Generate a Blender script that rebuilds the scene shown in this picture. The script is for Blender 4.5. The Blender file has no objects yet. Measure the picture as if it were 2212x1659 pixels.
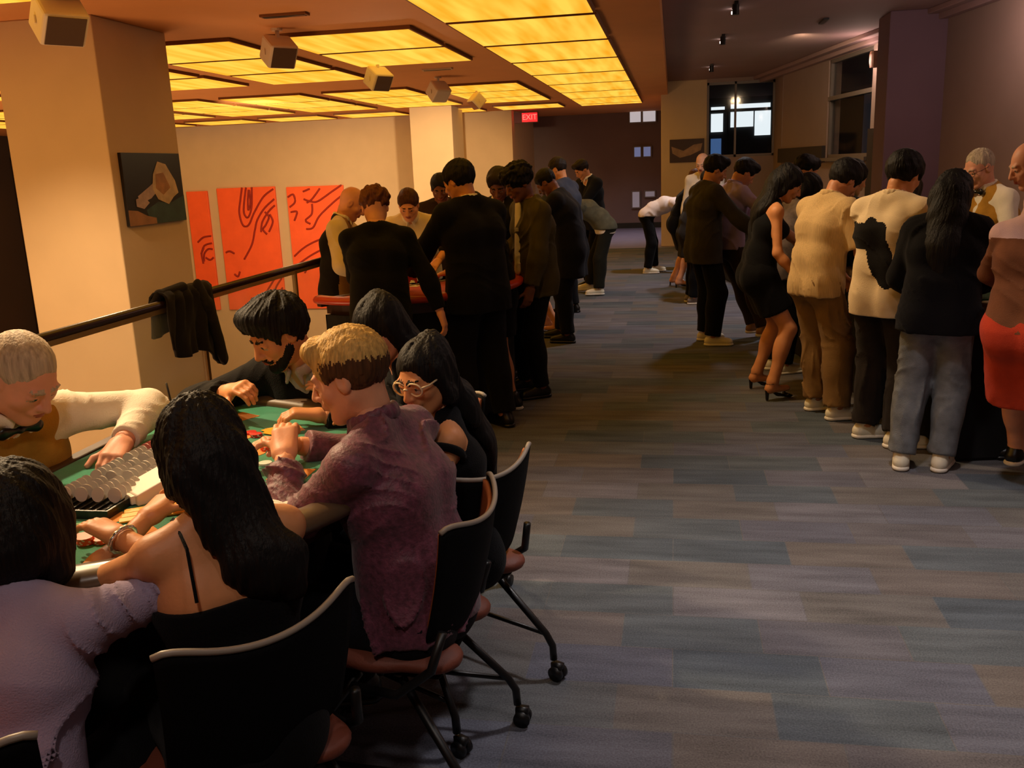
import bpy, math, random, numpy as np
from mathutils import Vector, Matrix
random.seed(7)
SC = bpy.context.scene
COL = SC.collection
PI = math.pi
f32 = np.float32

# ------------------------------------------------------------------ camera, world, exposure
cd = bpy.data.cameras.new('camera'); cam = bpy.data.objects.new('camera', cd); COL.objects.link(cam)
cd.sensor_fit = 'HORIZONTAL'; cd.sensor_width = 36.0; cd.lens = 1964.8 / 2212 * 36.0
cd.clip_start = 0.05; cd.clip_end = 200
YAW, PITCH, ROLL = 0.18046, 0.2330, -0.04034
fw = Vector((-math.sin(YAW)*math.cos(PITCH), math.cos(YAW)*math.cos(PITCH), -math.sin(PITCH)))
r0 = Vector((math.cos(YAW), math.sin(YAW), 0)); u0 = r0.cross(fw)
r1 = math.cos(ROLL)*r0 + math.sin(ROLL)*u0; u1 = -math.sin(ROLL)*r0 + math.cos(ROLL)*u0
mw = Matrix((r1, u1, -fw)).transposed().to_4x4(); mw.translation = (0, 0, 1.7); cam.matrix_world = mw
SC.camera = cam
SC.view_settings.view_transform = 'Standard'; SC.view_settings.look = 'None'
SC.view_settings.gamma = 1; SC.view_settings.use_curve_mapping = False
SC.view_settings.exposure = 0.5
w = bpy.data.worlds.new('night'); SC.world = w; w.use_nodes = True
w.node_tree.nodes['Background'].inputs[0].default_value = (0.02, 0.022, 0.03, 1)
w.node_tree.nodes['Background'].inputs[1].default_value = 0.35

# ------------------------------------------------------------------ lamps of the room and added fill lights
def spot(name, loc, tgt, power, col, size=60, blend=0.6, rad=0.06):
    l = bpy.data.lights.new(name, 'SPOT'); l.energy = power; l.color = col; l.spot_size = math.radians(size)
    l.spot_blend = blend; l.shadow_soft_size = rad
    o = bpy.data.objects.new(name, l); COL.objects.link(o); o.location = loc
    o.rotation_euler = (Vector(tgt)-Vector(loc)).to_track_quat('-Z', 'Y').to_euler(); return o
WARM = (1.0, 0.72, 0.42); NEUT = (1.0, 0.92, 0.90); COOL = (0.86, 0.84, 1.0)
# warm spots of the ceiling spot heads, aimed at the columns, the tables and the mural
spot('spot_beam', (-4.2, 4.6, 2.72), (-4.9, 6.93, -0.3), 230, WARM, 66, .9)
spot('spot_beam', (-3.51, 8.2, 2.72), (-2.0, 6.2, 1.0), 260, WARM, 90, .8)
spot('spot_beam', (-3.4, 11.0, 2.72), (-2.0, 7.0, 1.0), 200, WARM, 90, .8)
spot('spot_beam', (-3.45, 14.5, 2.72), (-5.0, 19.0, 1.2), 800, WARM, 60, .8)
spot('spot_beam', (-6.5, 14.5, 2.72), (-11.0, 21.6, -.6), 520, (1, .78, .5), 100, .9)
spot('spot_beam', (-2.7, 3.0, 2.75), (-1.4, 2.2, .9), 210, WARM, 90, .8)
spot('spot_beam', (-3.4, 4.6, 2.72), (-1.4, 3.0, .9), 100, WARM, 80, .8)
spot('spot_beam', (-3.2, 15.4, 2.72), (-3.5, 21.0, 1.0), 400, WARM, 80, .9)
# the down lights of the right-hand ceiling over the carpet
spot('down_light_beam', (0.6, 3.6, 3.2), (.65, 3.5, 0), 155, NEUT, 88, 1, .1)
spot('down_light_beam', (0.6, 1.2, 3.2), (1.3, 2.2, 0), 30, NEUT, 110, .9, .1)
spot('down_light_beam', (0.6, 10.3, 3.2), (-.2, 10.5, 0), 130, NEUT, 120, .9, .1)
spot('down_light_beam', (0.6, 14.0, 3.2), (.0, 14.5, 0), 130, NEUT, 120, .9, .1)
spot('down_light_beam', (-0.4, 6.2, 2.95), (1.7, 6.0, .9), 120, WARM, 90, .9, .1)
spot('down_light_beam', (-1.2, 22.0, 2.95), (-1.2, 22.3, 0), 120, COOL, 120, .9, .1)
spot('down_light_beam', (2.3, 8.6, 3.2), (3.1, 8.0, 1.4), 50, WARM, 120, .9, .1)
spot('down_light_beam', (1.6, 13.0, 3.2), (2.5, 15.5, 1.8), 60, WARM, 120, .9, .1)
# unseen area fills added below the atrium to brighten the ceiling; points along the right-hand wall
def area(name, loc, tgt, power, col, sx, sy):
    l = bpy.data.lights.new(name, 'AREA'); l.shape = 'RECTANGLE'; l.size = sx; l.size_y = sy; l.energy = power; l.color = col
    o = bpy.data.objects.new(name, l); COL.objects.link(o); o.location = loc
    o.rotation_euler = (Vector(tgt)-Vector(loc)).to_track_quat('-Z', 'Y').to_euler(); return o
area('atrium_ceiling_fill', (-5.5, 3.5, -3.3), (-3.0, 6.5, 3), 260, (1, .55, .26), 3, 5)
area('atrium_ceiling_fill', (-9.0, 13, -3.3), (-8, 14, 3), 260, (1, .6, .3), 5, 6)
def point(name, loc, power, col, r=.12):
    l = bpy.data.lights.new(name, 'POINT'); l.energy = power; l.color = col; l.shadow_soft_size = r
    o = bpy.data.objects.new(name, l); COL.objects.link(o); o.location = loc; return o
for Y, P_ in ((13.42, 9), (9.4, 15), (5.4, 15)): point('sconce_and_fill_light', (1.94+(18.02-Y)*.165-(.22 if Y > 12 else .7), Y, 2.9), P_, (1, .70, .58))  # first belongs to the sconce; the two nearer are added to lift the right ceiling
spot('down_light_beam', (-.5, .3, 2.93), (-1.25, 1.6, .9), 28, (1, .86, .74), 80, .9, .1)  # extra spot added to brighten the lavender shirt and nearby backs


# ------------------------------------------------------------------ materials
MATS = {}
def lin(c):
    return tuple(((v/255)/12.92 if v/255 <= 0.04045 else ((v/255+0.055)/1.055)**2.4) for v in c)
def mat(name, c, rough=0.7, bump=0.0, bscale=200, var=0.0, vscale=8, metal=0, sheen=0, stretch=(1,1,1), spec=0.5, emit=0, alpha=None, coat=0):
    if name in MATS: return MATS[name]
    m = bpy.data.materials.new(name); m.use_nodes = True; nt = m.node_tree; b = nt.nodes['Principled BSDF']
    L = lin(c); b.inputs['Base Color'].default_value = (*L, 1); b.inputs['Roughness'].default_value = rough
    b.inputs['Metallic'].default_value = metal; b.inputs['Specular IOR Level'].default_value = spec
    if sheen: b.inputs['Sheen Weight'].default_value = sheen
    if coat: b.inputs['Coat Weight'].default_value = coat; b.inputs['Coat Roughness'].default_value = .15
    tc = nt.nodes.new('ShaderNodeTexCoord'); mp = nt.nodes.new('ShaderNodeMapping'); mp.inputs['Scale'].default_value = stretch
    nt.links.new(tc.outputs['Object'], mp.inputs['Vector'])
    if var:
        n = nt.nodes.new('ShaderNodeTexNoise'); n.inputs['Scale'].default_value = vscale; n.inputs['Detail'].default_value = 4
        nt.links.new(mp.outputs[0], n.inputs['Vector'])
        r = nt.nodes.new('ShaderNodeValToRGB'); e = r.color_ramp.elements
        e[0].position = .3; e[1].position = .7
        e[0].color = (*[v*(1-var) for v in L], 1); e[1].color = (*[min(1, v*(1+var)) for v in L], 1)
        nt.links.new(n.outputs[0], r.inputs[0]); nt.links.new(r.outputs[0], b.inputs['Base Color'])
    if bump:
        n = nt.nodes.new('ShaderNodeTexNoise'); n.inputs['Scale'].default_value = bscale; n.inputs['Detail'].default_value = 3
        nt.links.new(mp.outputs[0], n.inputs['Vector'])
        bp = nt.nodes.new('ShaderNodeBump'); bp.inputs['Strength'].default_value = bump; bp.inputs['Distance'].default_value = .004
        nt.links.new(n.outputs[0], bp.inputs['Height']); nt.links.new(bp.outputs[0], b.inputs['Normal'])
    if emit:
        b.inputs['Emission Color'].default_value = (*L, 1); b.inputs['Emission Strength'].default_value = emit
    if alpha is not None: b.inputs['Alpha'].default_value = alpha
    MATS[name] = m; return m
def cloth(name, c, var=.12, rough=.9): return mat(name, c, rough, bump=.5, bscale=260, var=var, vscale=14, sheen=.04, spec=.15)
def skinm(name, c): return mat(name, c, .5, bump=.12, bscale=120, var=.06, vscale=20, spec=.4)
def hairm(name, c, rough=.6): return mat(name, c, rough, bump=.9, bscale=160, var=.35, vscale=110, stretch=(1, 1, .08), spec=.22)

# ------------------------------------------------------------------ object helpers
def props(o, label=None, cat=None, group=None, kind=None):
    if label: o['label'] = label
    if cat: o['category'] = cat
    if group: o['group'] = group
    if kind: o['kind'] = kind
    return o
def empty(name, loc=(0,0,0), rz=0, label=None, cat=None, group=None):
    o = bpy.data.objects.new(name, None); COL.objects.link(o); o.location = loc; o.rotation_euler = (0, 0, rz)
    o.empty_display_size = .1
    return props(o, label, cat, group)
def meshobj(name, V, F, mats, parent=None, smooth=False, mi=None):
    me = bpy.data.meshes.new(name)
    if isinstance(F, np.ndarray):
        nv = len(V); nf = len(F); k = F.shape[1]
        me.vertices.add(nv); me.vertices.foreach_set('co', np.asarray(V, f32).ravel())
        me.loops.add(nf*k); me.loops.foreach_set('vertex_index', F.astype(np.int32).ravel())
        me.polygons.add(nf); me.polygons.foreach_set('loop_start', np.arange(0, nf*k, k, dtype=np.int32))
        me.update(calc_edges=True)
    else:
        me.from_pydata([tuple(v) for v in V], [], F)
    if not isinstance(mats, (list, tuple)): mats = [mats]
    for m in mats: me.materials.append(m)
    n = len(me.polygons)
    if mi is not None: me.polygons.foreach_set('material_index', np.asarray(mi, np.int32))
    me.polygons.foreach_set('use_smooth', np.full(n, bool(smooth)))
    me.update()
    o = bpy.data.objects.new(name, me); COL.objects.link(o)
    if parent is not None: o.parent = parent
    return o
class MB:
    """collects polygons for one mesh"""
    def __init__(s): s.V = []; s.F = []; s.M = []
    def add(s, V, F, m=0):
        n = len(s.V); s.V += [tuple(v) for v in V]; s.F += [tuple(i+n for i in f) for f in F]; s.M += [m]*len(F); return s
    def box(s, a, b, m=0, R=None, c=None):
        x0,y0,z0 = a; x1,y1,z1 = b
        V = [(x0,y0,z0),(x1,y0,z0),(x1,y1,z0),(x0,y1,z0),(x0,y0,z1),(x1,y0,z1),(x1,y1,z1),(x0,y1,z1)]
        if R is not None: V = [tuple(R @ Vector(v) + Vector([float(q) for q in c] if c is not None else (0,0,0))) for v in V]
        return s.add(V, [(0,3,2,1),(4,5,6,7),(0,1,5,4),(1,2,6,5),(2,3,7,6),(3,0,4,7)], m)
    def prism(s, P, z0, z1, m=0):
        n = len(P); V = [(x,y,z0) for x,y in P]+[(x,y,z1) for x,y in P]
        return s.add(V, [tuple(range(n))[::-1], tuple(range(n, 2*n))]+[(i,(i+1)%n,n+(i+1)%n,n+i) for i in range(n)], m)
    def tube(s, P, r, n=10, m=0, closed=False, flat=1.0):
        P = [Vector(p) for p in P]; N = len(P); rs = r if isinstance(r, (list, tuple)) else [r]*N
        V = []; up = None
        for i in range(N):
            a = P[(i-1) % N] if (closed or i > 0) else P[i]; b = P[(i+1) % N] if (closed or i < N-1) else P[i]
            t = (b-a).normalized()
            if up is None: up = Vector((0,0,1)) if abs(t.z) < .9 else Vector((1,0,0))
            x = t.cross(up)
            if x.length < 1e-4: x = t.orthogonal()
            x.normalize(); y = x.cross(t).normalized()
            for k in range(n):
                an = 2*PI*k/n; V.append(P[i]+x*rs[i]*math.cos(an)+y*rs[i]*flat*math.sin(an))
        F = []
        for i in range(N if closed else N-1):
            j = (i+1) % N
            F += [(i*n+k, i*n+(k+1) % n, j*n+(k+1) % n, j*n+k) for k in range(n)]
        if not closed: F += [tuple(range(n))[::-1], tuple(range((N-1)*n, N*n))]
        return s.add(V, F, m)
    def lathe(s, prof, n=20, c=(0,0,0), m=0, R=None):
        V = []; F = []
        for r, z in prof:
            for k in range(n):
                v = Vector((r*math.cos(2*PI*k/n), r*math.sin(2*PI*k/n), z))
                if R is not None: v = R @ v
                V.append(v+Vector(c))
        N = len(prof)
        for i in range(N-1): F += [(i*n+k, i*n+(k+1) % n, (i+1)*n+(k+1) % n, (i+1)*n+k) for k in range(n)]
        F += [tuple(range(n))[::-1], tuple(range((N-1)*n, N*n))]
        return s.add(V, F, m)
    def grid(s, fn, nu, nv, thick=0, m=0, m2=None):
        """surface fn(u,v) given thickness along its normal"""
        P = [[Vector(fn(i/nu, j/nv)) for j in range(nv+1)] for i in range(nu+1)]
        def nrm(i, j):
            a = P[min(i+1,nu)][j]-P[max(i-1,0)][j]; b = P[i][min(j+1,nv)]-P[i][max(j-1,0)]
            c = a.cross(b); return c.normalized() if c.length > 1e-9 else Vector((0,0,1))
        A = [P[i][j] for i in range(nu+1) for j in range(nv+1)]
        w_ = nv+1; q = [(i*w_+j, (i+1)*w_+j, (i+1)*w_+j+1, i*w_+j+1) for i in range(nu) for j in range(nv)]
        if not thick: return s.add(A, q, m)
        B = [P[i][j]-nrm(i, j)*thick for i in range(nu+1) for j in range(nv+1)]; n = len(A)
        s.add(A+B, q, m); base = len(s.V)-2*n
        def raw(F, mm): s.F += [tuple(k+base for k in f) for f in F]; s.M += [mm]*len(F)
        raw([tuple(k+n for k in f)[::-1] for f in q], m if m2 is None else m2)
        bd = [(i, 0) for i in range(nu+1)]+[(nu, j) for j in range(1, nv+1)]+[(i, nv) for i in range(nu-1, -1, -1)]+[(0, j) for j in range(nv-1, 0, -1)]
        id_ = [i*w_+j for i, j in bd]
        raw([(id_[k], id_[k]+n, id_[(k+1) % len(id_)]+n, id_[(k+1) % len(id_)]) for k in range(len(id_))], m if m2 is None else m2)
        return s
    def build(s, name, mats, parent=None, smooth=False, bevel=0):
        o = meshobj(name, s.V, s.F, mats, parent, smooth, s.M)
        if bevel:
            b = o.modifiers.new('bevel', 'BEVEL'); b.width = bevel; b.segments = 2; b.limit_method = 'ANGLE'
        return o

# ------------------------------------------------------------------ implicit surfaces for bodies and clothes
def A3(v): return np.array(v, f32)
def snet(D, org, h):
    nx, ny, nz = D.shape
    s = D < 0
    c = np.zeros((nx-1, ny-1, nz-1), np.int8)
    for i in (0, 1):
        for j in (0, 1):
            for k in (0, 1): c += s[i:nx-1+i, j:ny-1+j, k:nz-1+k]
    act = np.argwhere((c > 0) & (c < 8))
    idx = np.full(c.shape, -1, np.int32); idx[act[:,0], act[:,1], act[:,2]] = np.arange(len(act))
    cor = [(i, j, k) for i in (0,1) for j in (0,1) for k in (0,1)]
    val = np.stack([D[act[:,0]+a, act[:,1]+b, act[:,2]+cc] for a, b, cc in cor], 1)
    pos = np.zeros((len(act), 3), f32); cnt = np.zeros(len(act), f32)
    for a in range(8):
        for b in range(a+1, 8):
            pa, pb = np.array(cor[a]), np.array(cor[b])
            if abs(pa-pb).sum() != 1: continue
            va, vb = val[:, a], val[:, b]; cr = (va < 0) != (vb < 0)
            t = np.where(cr, va/np.where(cr, va-vb, 1), 0)
            pos += cr[:, None]*(pa[None].astype(f32)+t[:, None]*(pb-pa)[None]); cnt += cr
    V = (act+pos/cnt[:, None])*h+org
    Q = []
    for ax in range(3):
        sl0 = [slice(None)]*3; sl1 = [slice(None)]*3; sl0[ax] = slice(0, -1); sl1[ax] = slice(1, None)
        d = s[tuple(sl0)] != s[tuple(sl1)]
        e = np.argwhere(d); o1, o2 = [(1, 2), (2, 0), (0, 1)][ax]
        e = e[(e[:, o1] > 0) & (e[:, o2] > 0) & (e[:, o1] < D.shape[o1]-1) & (e[:, o2] < D.shape[o2]-1)]
        def cid(a, b):
            q = e.copy(); q[:, o1] -= a; q[:, o2] -= b; return idx[q[:,0], q[:,1], q[:,2]]
        q = np.stack([cid(1, 1), cid(0, 1), cid(0, 0), cid(1, 0)], 1)
        fl = ~s[e[:,0], e[:,1], e[:,2]]; q[fl] = q[fl][:, ::-1]
        Q.append(q)
    return V.astype(f32), np.concatenate(Q)
class SDF:
    def __init__(s, res, k=.03): s.res = res; s.k = k; s.P = []; s.cuts = []; s.noise = None
    def cone(s, a, b, ra, rb=None, k=None, m=0, ax=None, sq=1.0, clip=None, sub=False, cut=None):
        rb = ra if rb is None else rb
        s.P.append(('c', A3(a), A3(b), ra, rb, s.k if k is None else k, m, None if ax is None else A3(ax), sq, clip, sub)); return s
    def ell(s, c, r, R=None, k=None, m=0, sub=False, clip=None):
        s.P.append(('e', A3(c), A3(r), np.eye(3, dtype=f32) if R is None else np.array(R, f32), None, s.k if k is None else k, m, None, 1, clip, sub)); return s
    def cutp(s, pt, n): s.cuts.append((A3(pt), A3(n))); return s
    def cutnow(s, pt, n): s.P.append(('x', A3(pt), A3(n), 0, 0, 0, 0, None, 1, None, True)); return s
    def bounds(s):
        lo = []; hi = []
        for p in s.P:
            if p[10]: continue
            if p[0] == 'c':
                r = max(p[3], p[4])*max(1, p[8]); lo.append(np.minimum(p[1], p[2])-r); hi.append(np.maximum(p[1], p[2])+r)
            else:
                r = p[2].max(); lo.append(p[1]-r); hi.append(p[1]+r)
        return np.min(lo, 0)-.03, np.max(hi, 0)+.03
    def build(s):
        h = s.res; lo, hi = s.bounds(); n = np.ceil((hi-lo)/h).astype(int)+2
        ax = [lo[i]+h*np.arange(n[i], dtype=f32) for i in range(3)]
        D = np.full(n, 1.0, f32); M = np.zeros(n, np.int8); B = np.full(n, 9.0, f32)
        for p in s.P:
            if p[0] == 'x':
                X, Y, Z = np.meshgrid(*ax, indexing='ij', sparse=True)
                D = np.maximum(D, (X-p[1][0])*p[2][0]+(Y-p[1][1])*p[2][1]+(Z-p[1][2])*p[2][2]); continue
            if p[0] == 'c':
                r = max(p[3], p[4])*max(1, p[8])+p[5]+2*h; l = np.minimum(p[1], p[2])-r; u = np.maximum(p[1], p[2])+r
            else:
                r = p[2].max()+p[5]+2*h; l = p[1]-r; u = p[1]+r
            i0 = np.clip(((l-lo)/h).astype(int), 0, n-1); i1 = np.clip(((u-lo)/h).astype(int)+2, 1, n)
            if (i1 <= i0).any(): continue
            sl = tuple(slice(i0[i], i1[i]) for i in range(3))
            X, Y, Z = np.meshgrid(*[ax[i][i0[i]:i1[i]] for i in range(3)], indexing='ij', sparse=True)
            if p[0] == 'c':
                a, b, ra, rb = p[1:5]; sq = p[8]; ba = b-a; px, py, pz = X-a[0], Y-a[1], Z-a[2]
                if p[7] is not None:
                    w_ = p[7]; kx = (1/sq-1); t = (px*w_[0]+py*w_[1]+pz*w_[2])*kx
                    px = px+t*w_[0]; py = py+t*w_[1]; pz = pz+t*w_[2]; ba = ba+w_*float(ba@w_)*kx
                L = max(float(ba@ba), 1e-9)
                t = np.clip((px*ba[0]+py*ba[1]+pz*ba[2])/L, 0, 1)
                d = np.sqrt((px-t*ba[0])**2+(py-t*ba[1])**2+(pz-t*ba[2])**2)-(ra+(rb-ra)*t)
                if sq < 1: d = d*(.5+.5*sq)
            else:
                c, rr, R = p[1:4]; px, py, pz = X-c[0], Y-c[1], Z-c[2]
                q = [(px*R[0, i]+py*R[1, i]+pz*R[2, i]) for i in range(3)]
                k0 = np.sqrt(sum((q[i]/rr[i])**2 for i in range(3))); k1 = np.sqrt(sum((q[i]/rr[i]**2)**2 for i in range(3)))
                d = k0*(k0-1)/np.maximum(k1, 1e-6)
            if p[9] is not None:
                for pt, nn in p[9]: d = np.maximum(d, (X-pt[0])*nn[0]+(Y-pt[1])*nn[1]+(Z-pt[2])*nn[2])
            k = p[5]; cur = D[sl]
            if p[10]:
                d2 = -d; hh = np.clip(.5-.5*(cur-d2)/k, 0, 1); D[sl] = cur*(1-hh)+d2*hh+k*hh*(1-hh)
            else:
                hh = np.clip(.5+.5*(cur-d)/k, 0, 1); D[sl] = cur*(1-hh)+d*hh-k*hh*(1-hh)
                bb = B[sl]; mm = M[sl]; w_ = d < bb; bb[w_] = d[w_]; mm[w_] = p[6]
        if s.noise is not None:
            X, Y, Z = np.meshgrid(*ax, indexing='ij', sparse=True); D += s.noise(X, Y, Z).astype(f32)
        for pt, nn in s.cuts:
            X, Y, Z = np.meshgrid(*ax, indexing='ij', sparse=True)
            D = np.maximum(D, (X-pt[0])*nn[0]+(Y-pt[1])*nn[1]+(Z-pt[2])*nn[2])
        D[0] = D[-1] = 1; D[:, 0] = D[:, -1] = 1; D[:, :, 0] = D[:, :, -1] = 1
        V, Q = snet(D, lo, h)
        g = np.clip(((V[Q[:, 0]]-lo)/h+.5).astype(int), 0, n-1)
        return V, Q, M[g[:,0], g[:,1], g[:,2]].astype(np.int32)
def merge(parts):
    V = []; Q = []; M = []; n = 0
    for v, q, m in parts: V.append(v); Q.append(q+n); M.append(m); n += len(v)
    return np.concatenate(V), np.concatenate(Q), np.concatenate(M)
def sdfobj(name, fields, mats, parent, matfn=None):
    V, Q, M = merge([f.build() for f in (fields if isinstance(fields, list) else [fields])])
    if matfn is not None: M = matfn(V[Q].mean(1), M)
    return meshobj(name, V, Q, mats, parent, True, M)

# ------------------------------------------------------------------ people
def rotm(ax, a):
    return np.array(Matrix.Rotation(a, 3, Vector(ax)), f32)
def nz(v): v = np.asarray(v, f32); return v/max(np.linalg.norm(v), 1e-6)
def ik(a, t, l1, l2, pole):
    d = t-a; L = np.linalg.norm(d); Lm = (l1+l2)*.995
    if L > Lm: t = a+d/L*Lm; d = t-a; L = Lm
    u = d/L; x = (l1*l1-l2*l2+L*L)/(2*L); hgt = math.sqrt(max(l1*l1-x*x, 0)); p = np.asarray(pole, f32); p = p-u*(p@u)
    return a+u*x+nz(p)*hgt, t
class Rig: pass
def rig(H=1.75, fem=0, b=1.0, lean=0, side=0, twist=0, head=(0, 0, 0), sit=None, seat_knee=.0, feet=None, Rh=None, Lh=None, Rp=None, Lp=None, curl=.45, knee_z=None, hipy=0, hand_n=None, sh_up=0, foot_yaw=(0,0), spread=.0, lean0=.55):
    R = Rig(); h = R.h = H/1.75; R.b = b; R.fem = fem; le = math.radians(lean); R.H = H; R.foot_yaw = foot_yaw
    def dr(a): return nz((math.sin(math.radians(side)), math.sin(a), math.cos(a)))
    pz = .915*h if sit is None else sit+.10*b
    R.P = A3((0, hipy-(.28*h*math.sin(le)*.55 if sit is None else 0), pz))
    R.u1, R.u2, R.u3 = dr(le*lean0), dr(le), dr(le*1.1+.08)
    R.W = R.P+R.u1*.14*h; R.C = R.W+R.u2*.20*h; R.S = R.C+R.u3*.14*h; R.N = R.S+R.u3*.035*h
    tw = rotm((0, 0, 1), math.radians(twist))
    R.rx = nz(tw @ A3((1, 0, 0))); R.fy = nz(np.cross(R.u2, R.rx)); R.rx0 = A3((1, 0, 0)); R.fy0 = nz(np.cross(R.u1, R.rx0))
    hp, hy, hr = [math.radians(q) for q in head]
    Rh_ = rotm((0, 0, 1), math.radians(twist)+hy) @ rotm((1, 0, 0), -hp) @ rotm((0, 1, 0), hr)
    R.HR = Rh_; R.hs = h**.4*1.0*(0.95 if fem else 1.0)
    nk = nz(R.u3*.6+Rh_[:, 2]*.4+A3((0,0,.15))); R.HB = R.N+nk*.075*h
    R.HC = R.HB+Rh_ @ A3((0, .022, .085))*R.hs
    sw = (.150 if fem else .178)*h*(.5+.5*b)
    R.sh = {}; R.el = {}; R.wr = {}; R.hd = {}; R.hip = {}; R.kn = {}; R.an = {}; R.pn = {}
    l1, l2 = .285*h, .255*h
    for s_, tg, pl in ((1, Rh, Rp), (-1, Lh, Lp)):
        a = R.S+R.rx*s_*sw-R.u3*(.03*h-sh_up)+R.fy*.0
        R.sh[s_] = a
        if tg is None: tg = a+A3((s_*.07, .06+.05*math.sin(le), -.53*h))
        tg = A3(tg); pole = A3(pl) if pl is not None else A3((s_*.45, -.7, -.5))
        R.el[s_], R.wr[s_] = ik(a, tg, l1, l2, pole)
        R.hd[s_] = nz(R.wr[s_]-R.el[s_])
        hw = (.088 if not fem else .09)*h
        R.hip[s_] = R.P+A3((s_*hw, 0, -.03*h))
    R.hn = {1: A3(hand_n[0]) if hand_n and hand_n[0] is not None else None, -1: A3(hand_n[1]) if hand_n and hand_n[1] is not None else None}
    R.curl = curl
    t1, t2 = .42*h, .40*h
    for i, s_ in enumerate((1, -1)):
        if sit is not None:
            k = R.hip[s_]+A3((s_*(.05+spread), .40*h, (knee_z if knee_z is not None else sit+.07)-R.hip[s_][2]))
            k = R.hip[s_]+nz(k-R.hip[s_])*t1
            f = A3((k[0]+s_*.0, k[1]+.02+seat_knee, .085)) if feet is None else A3((*feet[i][:2], feet[i][2] if len(feet[i]) > 2 else .085))
            R.kn[s_] = k; v = f-k; R.an[s_] = k+nz(v)*min(t2*1.0, np.linalg.norm(v)); R.an[s_][2] = max(R.an[s_][2], .085)
        else:
            f = A3((s_*.10*h, 0, .08*h)) if feet is None else A3((feet[i][0], feet[i][1], feet[i][2] if len(feet[i]) > 2 else .08*h))
            R.kn[s_], R.an[s_] = ik(R.hip[s_], f, t1, t2, (s_*.1, 1, 0))
    return R
def torso(F, R, off=0, m=0, ease=0, low=True, sf=1.0):
    h, b, fm = R.h, R.b, R.fem; o = off
    hip = (.104 if fm else .096)*h*b+o; wa = (.072 if fm else .086)*h*b+o+ease; ch = (.088 if fm else .100)*h*b+o+ease*.6
    for s_ in (1, -1):
        if low: F.cone(R.P+R.rx0*s_*.068*h*b+A3((0,0,.0)), R.W+R.rx0*s_*.05*h*b, hip, wa, m=m, k=.05)
        F.cone(R.W+R.rx*s_*.052*h*b, R.C+R.rx*s_*.068*h*b, wa, ch, m=m, k=.05)
        F.cone(R.C+R.rx*s_*.068*h*b, R.S+R.rx*s_*(.085 if sf == 1 else .062)*h-R.u3*.055*h, ch, (.062 if sf == 1 else .056)*h*b+o, m=m, k=.05)
        if low: F.ell(R.P+R.rx0*s_*.07*h-R.fy0*.045*h*b-A3((0,0,.05))*h, A3((.075,.075,.09))*h*b+o, m=m, k=.05)
        if fm: F.ell(R.C+R.rx*s_*.075*h+R.fy*.085*h-R.u2*.01, A3((.055,.055,.055))*h*b+o, m=m, k=.03)
        F.cone(R.N+R.rx*s_*.03*h-R.fy*.01, R.S+(R.sh[s_]-R.S)*sf+R.u3*.012*h, .042*h*b+o, .036*h*b+o, m=m, k=.03)
    F.cone(R.S+(R.sh[1]-R.S)*sf, R.S+(R.sh[-1]-R.S)*sf, (.045 if sf == 1 else .038)*h*b+o, m=m, k=.03)
def arm(F, R, s_, off=0, upto=2.0, m=0, k=.03, flare=0):
    h, b = R.h, R.b*(.84 if R.fem else 1); a, e, w_ = R.sh[s_], R.el[s_], R.wr[s_]; o = off
    r0, r1, r2 = .046*h*b+o, .037*h*b+o, .026*h*(.5+.5*b)+o
    if upto <= 1:
        p = a+(e-a)*upto; dd = nz(e-a)
        F.cone(a, p+dd*.03, r0, r0+(r1-r0)*upto+flare, m=m, k=k, clip=[(p, dd)])
    else:
        F.cone(a, e, r0, r1, m=m, k=k)
        t = upto-1; p = e+(w_-e)*t; dd = nz(w_-e)
        F.cone(e, e+(w_-e)*.28, r1, r1+.002, m=m, k=k)
        F.cone(e+(w_-e)*.25, p+dd*.03, r1+.001, r1+(r2-r1)*t+flare, m=m, k=k, clip=[(p, dd)])
def leg(F, R, s_, off=0, upto=2.0, m=0, k=.04, loose=0):
    h, b = R.h, R.b; a, e, w_ = R.hip[s_], R.kn[s_], R.an[s_]; o = off
    r0, r1, r2 = .082*h*b+o, .054*h*b+o+loose, .040*h*(.5+.5*b)+o+loose
    if upto <= 1:
        p = a+(e-a)*upto; dd = nz(e-a); F.cone(a, p+dd*.03, r0, r0+(r1-r0)*upto, m=m, k=k, clip=[(p, dd)])
    else:
        F.cone(a, e, r0, r1, m=m, k=k)
        t = upto-1; p = e+(w_-e)*t; dd = nz(w_-e)
        bk = nz(np.cross(dd, A3((1, 0, 0)))); bk = bk if bk[1] < 0 else -bk
        if t > .4: F.ell(e+(w_-e)*.32+bk*.018*h, A3((.048,.05,.11))*h*(.5+.5*b)+o+loose*.6, R=np.stack([nz(np.cross(bk, dd)), bk, dd], 1), m=m, k=k)
        F.cone(e, p+dd*.03, r1-.004, r1+(r2-r1)*t, m=m, k=k, clip=[(p, dd)])
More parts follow.
